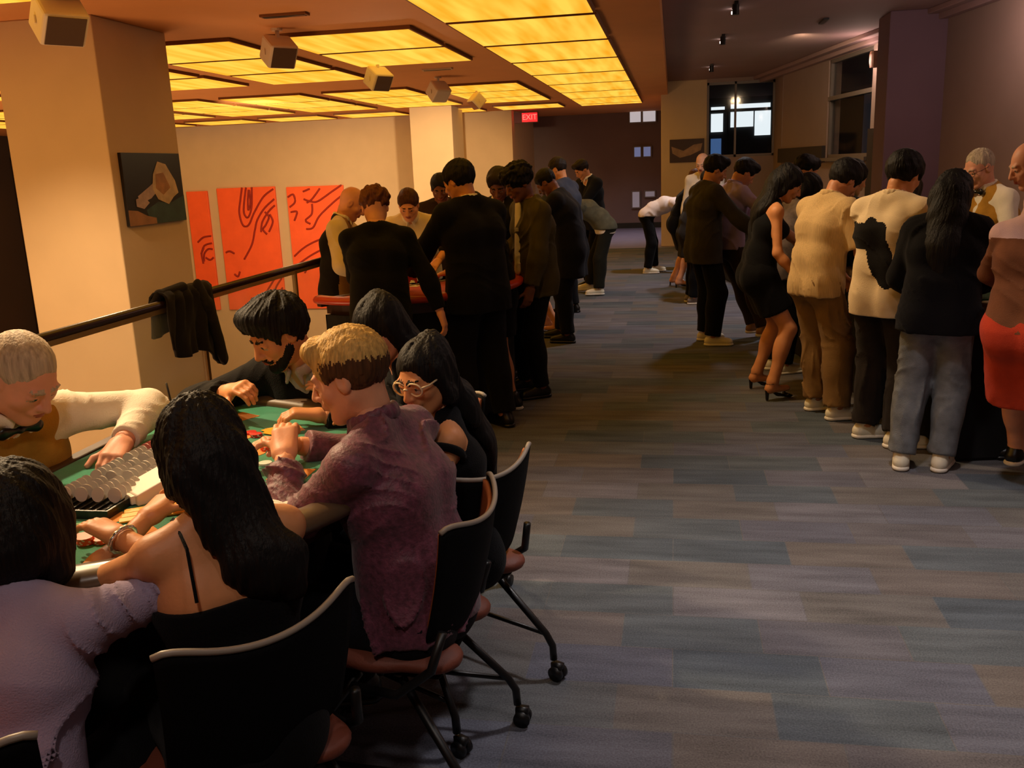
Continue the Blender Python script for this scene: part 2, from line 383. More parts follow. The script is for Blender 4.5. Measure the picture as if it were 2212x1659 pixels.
def hand(R, s_, res, m=0):
    F = SDF(res, .006); sc = R.h*(.92 if R.fem else 1)*1.04
    d = R.hd[s_]; w_ = R.wr[s_]; n = R.hn[s_]
    if n is None:
        n = A3((-s_*1.0, .25, -.1)) if d[2] < -.75 else A3((-s_*.25, 0, -1))
    n = nz(n-d*(n@d)); sd = nz(np.cross(d, n))           # palm faces n
    th = sd if (sd @ (A3((-s_, .6, .2)))) > 0 else -sd    # thumb side
    c = R.curl
    def pt(x, y, z): return w_+(th*x+d*y+n*z)*sc
    F.cone(w_-d*.04, w_+d*.005, .026*sc, .024*sc, m=m, k=.02)
    for x in (-.026, -.009, .009, .025): F.cone(pt(x*.75, .01, 0), pt(x, .082, .002), .015*sc, .0125*sc, m=m, k=.018)
    F.cone(pt(.02, .015, .008), pt(.034, .05, .012), .015*sc, .012*sc, m=m, k=.015)
    for x, L, cc in ((.0275, .072, .9), (.0095, .080, 1.0), (-.0085, .075, 1.1), (-.0265, .060, 1.25)):
        p = np.array([x, .086, .002]); an = .18*c; sp = x*.9
        for i, q in enumerate((.44, .31, .25)):
            an += c*cc*(.55 if i == 0 else .75)
            v = np.array([sp*.35, math.cos(an), math.sin(an)])*L*q; p2 = p+v
            F.cone(pt(*p), pt(*p2), (.0092-.0008*i)*sc, (.0084-.0008*i)*sc, m=m, k=.004); p = p2
    p = np.array([.034, .048, .012]); dirs = (np.array([.75, .6, .25]), np.array([.35, .85, .35+.2*c]))
    for i, q in enumerate(dirs):
        p2 = p+q/np.linalg.norm(q)*(.034 if i == 0 else .028); F.cone(pt(*p), pt(*p2), (.0115-.0012*i)*sc, (.0098-.001*i)*sc, m=m, k=.005); p = p2
    return F
def headf(R, res, beard=0, fat=0, age=0, closed=True):
    """mats: 0 skin 1 lips 2 hair/brow 3 white 4 iris"""
    F = SDF(res, .02); s = R.hs
    def w(x, y, z): return R.HC+R.HR @ A3((x, y, z))*s
    def E(c, r, **k): F.ell(w(*c), A3(r)*s, R=R.HR, **k)
    def Cn(a, b, ra, rb, **k): F.cone(w(*a), w(*b), ra*s, rb*s, **k)
    E((0, -.014, .030), (.075, .094, .086), k=.01); E((0, .028, -.025), (.063+fat, .064, .088), k=.03)
    for q in (1, -1):
        Cn((q*.050, .002, -.050), (q*.018, .066, -.098), .018+fat, .016+fat*.6, k=.03)
        E((q*.040, .058, -.022), (.024+fat, .022, .022), k=.02)
    E((0, .070, -.098), (.022, .020, .018), k=.02)
    Cn((-.036, .079, .024), (.036, .079, .024), .011, .011, k=.012)
    for q in (1, -1):
        E((q*.031, .101, .006), (.016, .014, .011), sub=True, k=.012)
        E((q*.031, .077, .004), (.0135, .0135, .0125), m=3, k=.003)
        E((q*.031, .0855, .002), (.0062, .0066, .0062), m=4, k=.001)
        Cn((q*.018, .0865, .0125 if not closed else .008), (q*.045, .080, .0115 if not closed else .006), .0072, .006, k=.005)
        Cn((q*.016, .0935, .026), (q*.048, .083, .029), .0045, .003, k=.003, m=2)
        E((q*.0785, -.004, -.004), (.009, .020, .031), k=.008); E((q*.086, .001, .0), (.005, .010, .016), sub=True, k=.005)
    Cn((0, .092, .012), (0, .112, -.026), .0085, .0125, k=.012)
    for q in (1, -1): E((q*.0125, .100, -.030), (.009, .010, .008), k=.008)
    E((0, .088, -.052), (.030, .014, .018), k=.012)
    E((0, .0985, -.054), (.022, .0075, .0045), m=1, k=.004); E((0, .0975, -.063), (.018, .008, .0055), m=1, k=.004)
    E((0, .112, -.0585), (.022, .010, .0012), sub=True, k=.003)
    if beard:
        for q in (1, -1):
            Cn((q*.058, .02, -.045), (q*.03, .070, -.088), .016, .016, m=2, k=.01)
            Cn((q*.006, .101, -.042), (q*.028, .090, -.060), .006, .006, m=2, k=.004)
        E((0, .078, -.095), (.030, .022, .022), m=2, k=.012)
    nr = (.046 if R.fem else .054)*R.h*(.7+.3*R.b); F.cone(w(0, -.030, -.015), R.N*.55+w(0, -.030, -.015)*.45, nr*.98, nr, k=.03)
    return F
def body(R, parent, skin, lips, hairc, res, fres, **hk):
    F = SDF(res, .03); torso(F, R)
    for s_ in (1, -1): arm(F, R, s_, upto=1.98); leg(F, R, s_, upto=2.0)
    F.cone(R.S-R.u3*.03, R.HB+R.HR @ A3((0, 0, .02)), (.056 if not R.fem else .047)*R.h*(.6+.4*R.b), (.054 if not R.fem else .046)*R.h*(.7+.3*R.b), k=.03)
    for s_ in (1, -1):   # foot
        fy = R.foot_yaw[0 if s_ == 1 else 1]; d = rotm((0,0,1), math.radians(fy)) @ A3((0, 1, 0)); an = R.an[s_]
        F.cone(an, A3((*(an-d*.03)[:2], an[2]-.045)), .036, .028); F.cone(A3((*(an-d*.02)[:2], an[2]-.05)), A3((*(an+d*.13)[:2], an[2]-.058)), .03, .022)
    sk = [skin, lips, hairc, mat('eye_white', (170,150,135), .5), mat('eye_iris', (35,22,15), .25)]
    fs = [F, headf(R, fres, **hk)]
    for s_ in (1, -1): fs.append(hand(R, s_, max(.0035, fres*.9)))
    return sdfobj('body', fs, sk, parent)
def hair(R, parent, m, style, res, amp=.003, path=None, vol=0, sgn=1):
    F = SDF(res, .02); s = R.hs
    def w(x, y, z): return R.HC+R.HR @ A3((x, y, z))*s
    def E(c, r, **k): F.ell(w(*c), A3(r)*s, R=R.HR, **k)
    def Cn(a, b, ra, rb, **k): F.cone(w(*a), w(*b), ra*s, rb*s, **k)
    v = vol
    if style in ('short', 'swept', 'crop'):
        t = .004 if style == 'crop' else .011
        E((0, -.018, .034), (.077+t+v, .095+t+v, .088+t+v), k=.01)
        if style == 'swept':
            Cn((-.03, .055, .095), (.03, .06, .100), .032+v, .030+v, k=.02); E((0, .02, .085), (.07, .075, .045+v), k=.02)
        E((0, .105, -.030), (.078, .085, .098), sub=True, k=.012); E((0, .02, -.155), (.12, .14, .088), sub=True, k=.02)
        for q in (1, -1): E((q*.085, .02, -.035), (.03, .035, .05), sub=True, k=.01)
    elif style == 'afro':
        E((0, -.02, .05), (.108+v, .118+v, .100+v), k=.01); E((0, .05, .085), (.085+v, .06, .05), k=.03)
        E((0, .12, -.035), (.08, .085, .09), sub=True, k=.012); E((0, .0, -.14), (.13, .15, .085), sub=True, k=.02)
    elif style == 'bob':
        E((0, -.022, .034), (.092+v, .106+v, .099+v), k=.01); E((0, -.04, -.04), (.098+v, .085+v, .10), k=.03)
        for q in (1, -1): Cn((q*.075, .02, .03), (q*.078, .015, -.09), .024+v, .028+v, k=.02)
        E((0, .115, -.035), (.070, .085, .098), sub=True, k=.012)
    elif style in ('long', 'pony'):
        E((0, -.018, .034), (.088+v, .104+v, .097+v), k=.01)
        if style == 'long':
            for q in (1, -1): Cn((q*.070, .015, .04), (q*.074, -.005, -.08), .022, .026, k=.02)
            E((0, -.055, -.04), (.082+v, .055, .10), k=.03)
        E((0, .112, -.030), (.066, .085, .100), sub=True, k=.012)
        E((0, .07, .128), (.003, .09, .014), sub=True, k=.006)
    elif style == 'fringe':   # bald on top
        E((0, -.020, .010), (.083+v, .100+v, .070), k=.01); E((0, .03, .085), (.085, .12, .062), sub=True, k=.01)
        E((0, .105, -.02), (.085, .085, .11), sub=True, k=.01); E((0, .02, -.155), (.12, .14, .088), sub=True, k=.02)
        for q in (1, -1): E((q*.085, .02, -.030), (.03, .035, .05), sub=True, k=.01)
    elif style == 'thin':
        E((0, -.020, .036), (.079+v, .096+v, .090+v), k=.01); E((0, .110, -.02), (.09, .085, .105), sub=True, k=.01)
        E((0, .02, -.155), (.12, .14, .088), sub=True, k=.02)
    if path:
        for i in range(len(path)-1):
            (a, ra), (b_, rb) = path[i], path[i+1]; a = np.asarray(a); b_ = np.asarray(b_)
            F.cone(a, b_, ra, rb, k=.035, ax=R.fy, sq=.5)
    if amp:
        c0 = R.HC; fq = 150 if style != 'afro' else 75
        if style == 'afro' or style == 'curly':
            F.noise = lambda X, Y, Z: amp*(np.sin(X*fq+3*np.sin(Y*60))*np.sin(Y*fq+2*np.sin(Z*70))+np.sin(Z*fq*1.1+2*np.sin(X*80)))
        else:
            def nf(X, Y, Z):
                an = np.arctan2(X-c0[0], Y-c0[1]+.02)
                return amp*.6*(np.sin(an*67+7*np.sin(Z*9)+Z*12)*.5+np.sin(an*41+Z*25)*.4+.9*np.sin(an*11+5*np.sin(Z*14)))+(.0022 if style == 'short' or style == 'swept' else .0007)*np.sin(X*58+2*np.sin(Z*40))*np.sin(Z*63+Y*45)
            F.noise = nf
    return sdfobj('hair', F, m, parent)
def folds(amp, fq=30, axis=(0, 0, 1), seed=0):
    ax = nz(axis); amp = amp*1.25
    def nf(X, Y, Z):
        t = X*ax[0]+Y*ax[1]+Z*ax[2]
        wv = 2.0*np.sin(X*13+seed+2*np.sin(Z*6))+1.7*np.sin(Y*15+seed*2)+1.1*np.sin(Z*11+seed)
        m_ = np.clip(.35+.75*np.sin(X*9+Y*7+Z*8+seed*1.7)+.3*np.sin(Z*19+X*11), 0, 1.1)
        r = 1-np.abs(np.sin(t*fq*.5+wv)); m2 = np.clip(.3+.8*np.sin(X*15-Z*12+seed*3), 0, 1)
        r2 = 1-np.abs(np.sin((t+.6*X-.5*Y)*fq*.8+wv*1.7+1))
        return -amp*(r**3*1.1-.3)*m_-amp*.6*(r2**4-.2)*m2
    return nf
def top(R, parent, m, res, name='shirt', off=.012, sleeve=1.92, hem=.06, ease=.0, fold=.004, fdir=(.2,.1,1), neck=True, vneck=0, matfn=None, mats=None, flare=.0, collar=None, seed=0, strapless=False, sl_off=None, cuff=0, hemtilt=0):
    off *= .8; ease *= .6; flare *= .7
    F = SDF(res, .03); torso(F, R, off, ease=ease, sf=1.0 if sleeve else .60); h, b = R.h, R.b
    if hem > 0:     # cloth hanging below the hip
        for s_ in (1, -1):
            q = R.P+R.rx0*s_*.078*h*b
            F.cone(R.W+R.rx0*s_*.055*h*b, q-A3((0, 0, hem+.08)), .088*h*b+off+ease, .103*h*b+off+ease*.8+flare, k=.05)
    F.cutnow(R.P-A3((0, 0, hem)), (0, hemtilt, -1))
    F.cutnow(R.N+R.u3*.040*h-R.fy*.005, R.u3*.93+R.fy*.25)
    if neck: F.cone(R.N-R.u3*.0, R.N+R.u3*.10, .050*h, .050*h, sub=True, k=.01)
    if vneck:
        F.cone(R.N+R.fy*.105*h, R.C+R.fy*.155*h*(.5+.5*b)-R.u2*.03*h, .058*vneck, .012, sub=True, k=.01)
    if strapless:
        F.cutnow(R.C-R.u2*.0*h, R.u2)
    if sleeve:
        for s_ in (1, -1): arm(F, R, s_, (off if sl_off is None else sl_off), upto=sleeve, flare=cuff)
    if fold: F.noise = folds(fold, 34, fdir, seed)
    o = sdfobj(name, F, mats or m, parent, matfn)
    if collar is not None:
        Fc = SDF(max(res*.6, .005), .01)
        N = 16
        for i in range(N):
            a0, a1 = 2*PI*i/N, 2*PI*(i+1)/N
            if i in (3, 4): continue
            def q(a): return R.N+R.u3*(.028+.012*(-math.sin(a)))*h+R.rx*math.cos(a)*.064*h+R.fy*(math.sin(a)*.066+.004)*h
            Fc.cone(q(a0), q(a1), .011, .011, ax=R.u3, sq=1.9, k=.006)
        for s_ in (1, -1): Fc.cone(q(.4*PI) if s_ > 0 else q(.6*PI), R.N+R.fy*.085*h+R.rx*s_*.035*h-R.u3*.025*h, .011, .006, k=.006)
        sdfobj('collar', Fc, collar, o)
    return o
def pants(R, parent, m, res, name='trousers', off=.014, loose=.012, upto=1.97, fold=.004, seed=0):
    F = SDF(res, .03); h, b = R.h, R.b
    for s_ in (1, -1):
        leg(F, R, s_, off, upto=upto, loose=loose)
        F.cone(R.P+R.rx0*s_*.068*h*b, R.W+R.rx0*s_*.055*h*b, .098*h*b+off*.7, .088*h*b+off*.5, k=.05)
        F.ell(R.P+R.rx0*s_*.07*h-R.fy0*.045*h*b-A3((0,0,.05))*h, A3((.075,.075,.09))*h*b+off, k=.05)
    F.cutp(R.W+R.u1*.02, R.u1)
    F.noise = folds(fold, 26, (.2, .25, 1), seed)
    return sdfobj(name, F, m, parent)
def skirt(R, parent, m, res, hem=.35, off=.016, flare=.02, name='skirt', up=.02, fold=.003):
    F = SDF(res, .03); h, b = R.h, R.b
    kn = (R.kn[1]+R.kn[-1])/2; d = nz(kn-R.P) if R.kn[1][2] > .4*R.P[2]+.25 and False else nz(kn-R.P)
    for s_ in (1, -1):
        F.cone(R.W+R.rx0*s_*.05*h*b, R.P+R.rx0*s_*.072*h*b, .075*h*b+off, .106*h*b+off, k=.05)
        F.cone(R.P+R.rx0*s_*.072*h*b, R.P+R.rx0*s_*.080*h*b+d*(hem+.03), .106*h*b+off, .10*h*b+off+flare, k=.05)
        F.ell(R.P+R.rx0*s_*.07*h-R.fy0*.045*h*b-A3((0,0,.05))*h, A3((.075,.075,.09))*h*b+off, k=.05)
    F.cutp(R.P+d*hem, d); F.cutp(R.W+R.u1*up, R.u1); F.noise = folds(fold, 30, (1, .5, .1))
    return sdfobj(name, F, m, parent)
def shoes(R, parent, m, sole, res, kind='sneaker', only=None):
    for i, s_ in enumerate((1, -1)):
        if only is not None and s_ != only: continue
        an = R.an[s_]; fy = R.foot_yaw[i]; d = rotm((0,0,1), math.radians(fy)) @ A3((0, 1, 0)); x = nz(np.cross(d, A3((0,0,1))))
        z0 = an[2]-.08*R.h if kind != 'heel' else an[2]-.13
        z0 = max(z0, 0.0) if an[2] < .25 else z0
        def q(a, z, sx=0): v = an+d*a*R.h+x*sx; return A3((v[0], v[1], z0+z))
        F = SDF(res, .02)
        if kind == 'heel':
            F.cone(q(-.03, .075), q(.06, .03), .018, .02, ax=A3((0,0,1)), sq=.35); F.cone(q(.06, .03), q(.15, .012), .024, .028, ax=A3((0,0,1)), sq=.4)
            F.cone(q(-.045, .075), q(-.045, .0), .016, .011); F.cone(q(.125, .03, -.03), q(.125, .03, .03), .009, k=.01); F.cone(q(.125, .03, -.03), q(.11, .05, 0), .006, k=.01)
            N = 10
            for j in range(N):
                a0, a1 = 2*PI*j/N, 2*PI*(j+1)/N; F.cone(q(-.01+.04*math.cos(a0), .125, .04*math.sin(a0)), q(-.01+.04*math.cos(a1), .125, .04*math.sin(a1)), .004, k=.004)
            F.cutp((0, 0, z0), (0, 0, -1)); sdfobj('shoe', F, m, parent); continue
        F.cone(q(-.035, .042), q(.145, .032), .040, .040, m=0); F.cone(q(-.02, .06), q(-.005, .105), .040, .043, m=0)
        F.cone(q(.02, .075), q(.11, .045), .036, .030, m=0)
        F.cutp((0, 0, z0+.018), (0, 0, -1))
        o = sdfobj('shoe', F, m, parent)
        G = SDF(res, .01); G.cone(q(-.035, .014), q(.145, .014), .045, .047, ax=A3((0,0,1)), sq=.5)
        G.cutp((0, 0, z0), (0, 0, -1)); G.cutp((0, 0, z0+.028), (0, 0, 1)); sdfobj('sole', G, sole, o)
def glasses(R, parent, m, thick=.0022, rr=.024, lens=None):
    mb = MB(); s = R.hs
    def w(x, y, z): return R.HC+R.HR @ A3((x, y, z))*s
    for q in (1, -1):
        mb.tube([w(q*.033+rr*math.cos(a)*1.12, .100-.25*abs(rr*math.cos(a)*q+.0)*.5-.003, .004+rr*.85*math.sin(a)) for a in [2*PI*i/20 for i in range(20)]], thick*s, 6, closed=True)
        mb.tube([w(q*.060, .096, .010), w(q*.079, .07, .010), w(q*.083, .0, .008)], thick*s, 6)
    mb.tube([w(-.009, .103, .006), w(0, .106, .009), w(.009, .103, .006)], thick*s, 6)
    return mb.build('glasses', m, parent, True)
def bowtie(R, parent, m):
    F = SDF(.005, .008); c = R.N+R.fy*.085*R.h-R.u3*.006
    F.ell(c, (.011, .011, .012))
    for s_ in (1, -1): F.cone(c+R.rx*s_*.012, c+R.rx*s_*.048, .009, .022, ax=R.fy, sq=.5, k=.006)
    return sdfobj('bow_tie', F, m, parent)

# ------------------------------------------------------------------ the room
ZL, ZR = 3.0, 3.25
m_wall = mat('wall_paint', (205,178,140), .85, .15, 300, .03, 3)
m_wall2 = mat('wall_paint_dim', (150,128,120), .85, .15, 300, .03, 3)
m_far = mat('far_wall_panel', (120,98,92), .8, .1, 200, .05, 2)
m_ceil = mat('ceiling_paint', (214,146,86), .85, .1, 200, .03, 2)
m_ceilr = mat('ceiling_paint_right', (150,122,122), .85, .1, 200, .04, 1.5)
m_black = mat('black_metal', (16,15,16), .4)
def carpet():
    m = bpy.data.materials.new('carpet_planks'); m.use_nodes = True; nt = m.node_tree; b = nt.nodes['Principled BSDF']
    tc = nt.nodes.new('ShaderNodeTexCoord'); mp = nt.nodes.new('ShaderNodeMapping'); nt.links.new(tc.outputs['Object'], mp.inputs[0])
    br = nt.nodes.new('ShaderNodeTexBrick'); nt.links.new(mp.outputs[0], br.inputs['Vector'])
    br.inputs['Scale'].default_value = 1; br.inputs['Brick Width'].default_value = .5; br.inputs['Row Height'].default_value = .25
    br.inputs['Mortar Size'].default_value = .004; br.offset = .37; br.inputs['Mortar Smooth'].default_value = 1
    br.inputs['Color1'].default_value = (0, 0, 0, 1); br.inputs['Color2'].default_value = (1, 1, 1, 1); br.inputs['Mortar'].default_value = (.35, .35, .35, 1)
    r = nt.nodes.new('ShaderNodeValToRGB'); nt.links.new(br.outputs['Color'], r.inputs[0]); e = r.color_ramp.elements
    e[0].color = (*lin((84,94,106)), 1); e[1].color = (*lin((120,118,124)), 1)
    for p, c in ((.25, (96,104,112)), (.5, (112,106,104)), (.75, (98,102,118))):
        q = e.new(p); q.color = (*lin(c), 1)
    n1 = nt.nodes.new('ShaderNodeTexNoise'); n1.inputs['Scale'].default_value = 2.2; n1.inputs['Detail'].default_value = 5
    m2 = nt.nodes.new('ShaderNodeMapping'); m2.inputs['Scale'].default_value = (1, 6, 1); nt.links.new(tc.outputs['Object'], m2.inputs[0]); nt.links.new(m2.outputs[0], n1.inputs['Vector'])
    n2 = nt.nodes.new('ShaderNodeTexNoise'); n2.inputs['Scale'].default_value = 160; n2.inputs['Detail'].default_value = 2; nt.links.new(tc.outputs['Object'], n2.inputs['Vector'])
    ml = nt.nodes.new('ShaderNodeMath'); ml.operation = 'ADD'; nt.links.new(n1.outputs[0], ml.inputs[0]); nt.links.new(n2.outputs[0], ml.inputs[1])
    mr = nt.nodes.new('ShaderNodeMapRange'); mr.inputs[1].default_value = .6; mr.inputs[2].default_value = 1.4; mr.inputs[3].default_value = .42; mr.inputs[4].default_value = 1.25
    nt.links.new(ml.outputs[0], mr.inputs[0])
    vm = nt.nodes.new('ShaderNodeVectorMath'); vm.operation = 'SCALE'; nt.links.new(r.outputs[0], vm.inputs[0]); nt.links.new(mr.outputs[0], vm.inputs['Scale'])
    nt.links.new(vm.outputs[0], b.inputs['Base Color']); b.inputs['Roughness'].default_value = .95; b.inputs['Specular IOR Level'].default_value = .15
    bp = nt.nodes.new('ShaderNodeBump'); bp.inputs['Strength'].default_value = .4; bp.inputs['Distance'].default_value = .004; nt.links.new(n2.outputs[0], bp.inputs['Height']); nt.links.new(bp.outputs[0], b.inputs['Normal'])
    return m
m_carpet = carpet()
def struct(name, mb, m, **k):
    o = mb.build(name, m, **k); o['kind'] = 'structure'; return o
def wx(Y): return 1.94+(18.02-Y)*.165        # the slanting right-hand wall
struct('floor', MB().box((-2.75, -2, -.25), (5.6, 19.0, 0)), m_carpet)
struct('trim_1', MB().box((-2.75, 19.0, -.25), (3, 25.2, -.001)), mat('far_floor', (120,112,126), .5, .1, 60, .08, 3))
struct('floor.001', MB().box((-17, -2, -3.75), (-2.75, 21.8, -3.6)), mat('lower_floor', (150,130,105), .7, .1, 60, .1, 2))
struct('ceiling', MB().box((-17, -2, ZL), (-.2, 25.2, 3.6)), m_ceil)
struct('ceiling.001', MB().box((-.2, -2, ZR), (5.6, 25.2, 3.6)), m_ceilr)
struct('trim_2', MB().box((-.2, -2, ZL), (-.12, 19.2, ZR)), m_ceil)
struct('wall_back', MB().box((-16.9, 21.6, -3.6), (-3.7, 21.8, ZL)).box((-3.75, 21.8, -.2), (-3.7, 25.2, ZL)), m_wall)
struct('wall_far', MB().box((-3.75, 25.0, 0), (-.25, 25.2, ZL)), m_far)
struct('baseboard_far', MB().box((-3.7, 24.96, 0), (-.25, 25.0, .14)), m_black)
struct('wall_left', MB().box((-17, -2, -3.6), (-16.8, 21.6, ZL)), mat('dark_wall', (58,40,30), .8, .1, 100, .1, 1))
struct('trim_3', MB().box((-16.79, 21.52, -1.4), (-15.3, 21.6, 2.45)).box((-16.79, 21.5, -3.6), (-15.4, 21.6, -1.4)), mat('dark_recess', (46,32,24), .6, .1, 60, .2, 1))
struct('wall_behind', MB().box((-17, -2.2, -3.6), (5.6, -2, 3.6)), m_wall2)
# columns
def column(name, x0, x1, y0, y1, z0, z1):
    return struct(name, MB().box((x0, y0, z0), (x1, y1, z1)), m_wall, bevel=.01)
column('trim_4', -5.4, -4.5, 6.93, 8.02, -3.6, ZL)
column('trim_5', -5.4, -4.5, 19.0, 20.0, -3.6, ZL)
column('wall_end', -.25, .65, 19.2, 25.2, 0, ZR)
# right wall: pieces between the windows, in the wall's own frame (u along the wall from far to near)
A = Vector((1.94, 18.02, 0)); dU = Vector((.165, -1, 0)).normalized(); nU = Vector((dU.y, -dU.x, 0))   # nU points into the room (-x)
if nU.x > 0: nU = -nU
RW = Matrix((dU, -nU, Vector((0, 0, 1)))).transposed()
def U(Y): return (18.02-Y)*math.hypot(1, .165)
def wbox(mb, Ya, Yb, z0, z1, d0=0, d1=.2, m=0):
    return mb.box((U(Ya), d0, z0), (U(Yb), d1, z1), m, R=RW, c=A)
mb = MB()
wbox(mb, 15.45, 13.65, 0, 1.66); wbox(mb, 15.45, 13.65, 3.12, ZR); wbox(mb, 17.95, 15.45, 0, ZR); wbox(mb, 13.65, -2.2, 0, ZR)
struct('wall_right', mb, m_wall2)
struct('wall_right.001', MB().box((.65, 19.2, 0), (2.2, 19.4, 1.74)).box((.65, 19.2, 3.18), (2.2, 19.4, ZR)).box((1.95, 17.9, 0), (2.3, 19.4, ZR)), m_wall2)
mb = MB(); wbox(mb, 19.2, -2, 3.13, ZR, -.10, 0); wbox(mb, 19.2, -2, 3.19, ZR, -.22, -.10); struct('trim_6', mb, m_ceilr, bevel=.01)
mb = MB(); wbox(mb, 17.95, 15.47, 1.60, 1.85, -.06, 0); wbox(mb, 13.6, 13.15, 0, 2.03, -.05, 0); struct('trim_7', mb, mat('dark_panel', (44,34,30), .7))
struct('trim_8', MB().box((2.40, 11.5, 0), (3.2, 12.1, ZR)), mat('purple_column', (122,98,112), .8, .1, 200, .04, 2), bevel=.01)
m_frame = mat('window_frame_metal', (120,110,105), .5, metal=.3)
m_glass = mat('window_glass', (20,24,26), .06, spec=.8, alpha=.25)
m_glass.node_tree.nodes['Principled BSDF'].inputs['Transmission Weight'].default_value = 0
def window_wall(name, Ya, Yb, z0, z1, zm):
    mb = MB(); t = .05
    wbox(mb, Ya, Yb, z0, z0+t, .02, .1); wbox(mb, Ya, Yb, z1-t, z1, .02, .1)
    wbox(mb, Ya, Ya-t, z0, z1, .02, .1); wbox(mb, Yb+t, Yb, z0, z1, .02, .1); wbox(mb, Ya, Yb, zm-.03, zm+.03, .0, .1)
    o = struct(name, mb, m_frame)
    g = MB(); wbox(g, Ya, Yb, z0, z1, .06, .07); g.build('glass', m_glass, o)
    s_ = MB(); wbox(s_, Ya+.03, Yb-.03, z0-.05, z0, -.08, .1); s_.build('sill', m_frame, o)
window_wall('window_1', 15.45, 13.65, 1.66, 3.12, 2.55)
mb = MB(); 
for x in (.65, 1.18, 1.91): mb.box((x, 19.22, 1.74), (x+.04, 19.3, 3.18))
mb.box((.65, 19.22, 1.74), (1.95, 19.3, 1.79)); mb.box((.65, 19.22, 3.13), (1.95, 19.3, 3.18))
o = struct('window_2', mb, m_frame); MB().box((.66, 19.26, 1.75), (1.94, 19.27, 3.17)).build('glass', m_glass, o)
# office building across the street, lit at night
bld = empty('office_building', (3.2, 33, 0), 0, 'dark office building with white lit windows, seen through the far window', 'building')
def rel(mb, *a, **k): return mb
MB().box((-3.6, 0, -4), (3.0, 4, 9)).build('facade', mat('facade_dark', (30,36,38), .7, var=.2, vscale=1), bld)
lit = mat('lit_office', (226,236,240), .5, emit=1.3, var=0); lit2 = mat('lit_office_warm', (255,225,205), .5, emit=1.2); litb = mat('lit_blue', (90,130,190), .5, emit=.5)
xs = [(-1.95,-1.55,lit,2.62,3.22,'lit_window'),(-1.3,-.55,lit,2.75,3.25,'lit_window'),(-.5,0.02,lit,2.45,3.25,'lit_window'),(.45,.82,lit2,2.7,3.3,'lit_window'),(-1.3,0.0,lit,3.36,3.50,'lit_window'),(-1.95,-1.5,lit,3.34,3.44,'lit_window'),(.3,.8,lit2,3.36,3.42,'lit_window'),(-1.95,-1.6,litb,1.8,2.4,'blue_window')]
for x0, x1, m_, z0, z1, nm in xs: MB().box((x0, -.06, z0), (x1, .0, z1)).build(nm, m_, bld)
mb = MB()
for x in (-1.42, .15, .33, .9): mb.box((x, -.1, 1), (x+.05, .0, 4.2))
mb.box((-2.2, -.1, 3.27), (1.6, 0, 3.34)).build('window_mullions', mat('mullion', (24,28,30), .6), bld)
# lit panes in the dark far wall
m_pane = mat('far_pane_lit', (205,200,205), .4, emit=.45); m_pane2 = mat('far_pane_blue', (120,130,175), .4, emit=.35); m_pane3 = mat('far_pane_dim', (150,140,150), .4, emit=.25)
for i, (x0, x1, z0, z1, m_) in enumerate([(-1.13,-.85,2.74,3.0,m_pane),(-.79,-.47,2.74,3.0,m_pane),(-1.02,-.86,1.86,2.1,m_pane2),(-.78,-.6,1.86,2.1,m_pane2),(-1.08,-.9,.55,.95,m_pane3),(-.74,-.5,.82,.95,m_pane3)]):
    o = struct('window_%d' % (i+3), MB().box((x0-.03, 24.93, z0-.03), (x1+.03, 25, z1+.03)), m_frame); MB().box((x0, 24.92, z0), (x1, 24.935, z1)).build('glass', m_, o)

# luminous ceiling panels
def panelmat():
    m = bpy.data.materials.new('amber_diffuser'); m.use_nodes = True; nt = m.node_tree; b = nt.nodes['Principled BSDF']
    tc = nt.nodes.new('ShaderNodeTexCoord'); oi = nt.nodes.new('ShaderNodeObjectInfo')
    ad = nt.nodes.new('ShaderNodeVectorMath'); ad.operation = 'ADD'; sc = nt.nodes.new('ShaderNodeVectorMath'); sc.operation = 'SCALE'; sc.inputs['Scale'].default_value = 9
    cb = nt.nodes.new('ShaderNodeCombineXYZ'); nt.links.new(oi.outputs['Random'], cb.inputs[0]); nt.links.new(cb.outputs[0], sc.inputs[0])
    nt.links.new(tc.outputs['Object'], ad.inputs[0]); nt.links.new(sc.outputs[0], ad.inputs[1])
    mp = nt.nodes.new('ShaderNodeMapping'); mp.inputs['Scale'].default_value = (3.6, .35, 1); mp.inputs['Rotation'].default_value = (0, 0, .12); nt.links.new(ad.outputs[0], mp.inputs[0])
    n = nt.nodes.new('ShaderNodeTexNoise'); n.inputs['Scale'].default_value = 1.6; n.inputs['Detail'].default_value = 2; nt.links.new(mp.outputs[0], n.inputs['Vector'])
    r = nt.nodes.new('ShaderNodeValToRGB'); nt.links.new(n.outputs[0], r.inputs[0]); e = r.color_ramp.elements
    e[0].position = .32; e[0].color = (.90, .36, .012, 1); e[1].position = .66; e[1].color = (1.08, .62, .075, 1)
    nt.links.new(r.outputs[0], b.inputs['Emission Color']); b.inputs['Emission Strength'].default_value = PANEL
    b.inputs['Base Color'].default_value = (.5, .3, .08, 1); b.inputs['Roughness'].default_value = .9; b.inputs['Specular IOR Level'].default_value = 0
    return m
PANEL = .74
m_amb = panelmat(); m_pf = mat('panel_frame', (120,72,28), .6)
proto = {}
names = ['first row of panels beside the corridor soffit', 'second row, over the standing gamblers', 'third row, over the balcony edge', 'fourth row, over the near edge of the atrium', 'fifth row over the atrium', 'sixth row over the atrium', 'seventh row over the atrium', 'eighth row, farthest over the atrium']
pn = 0
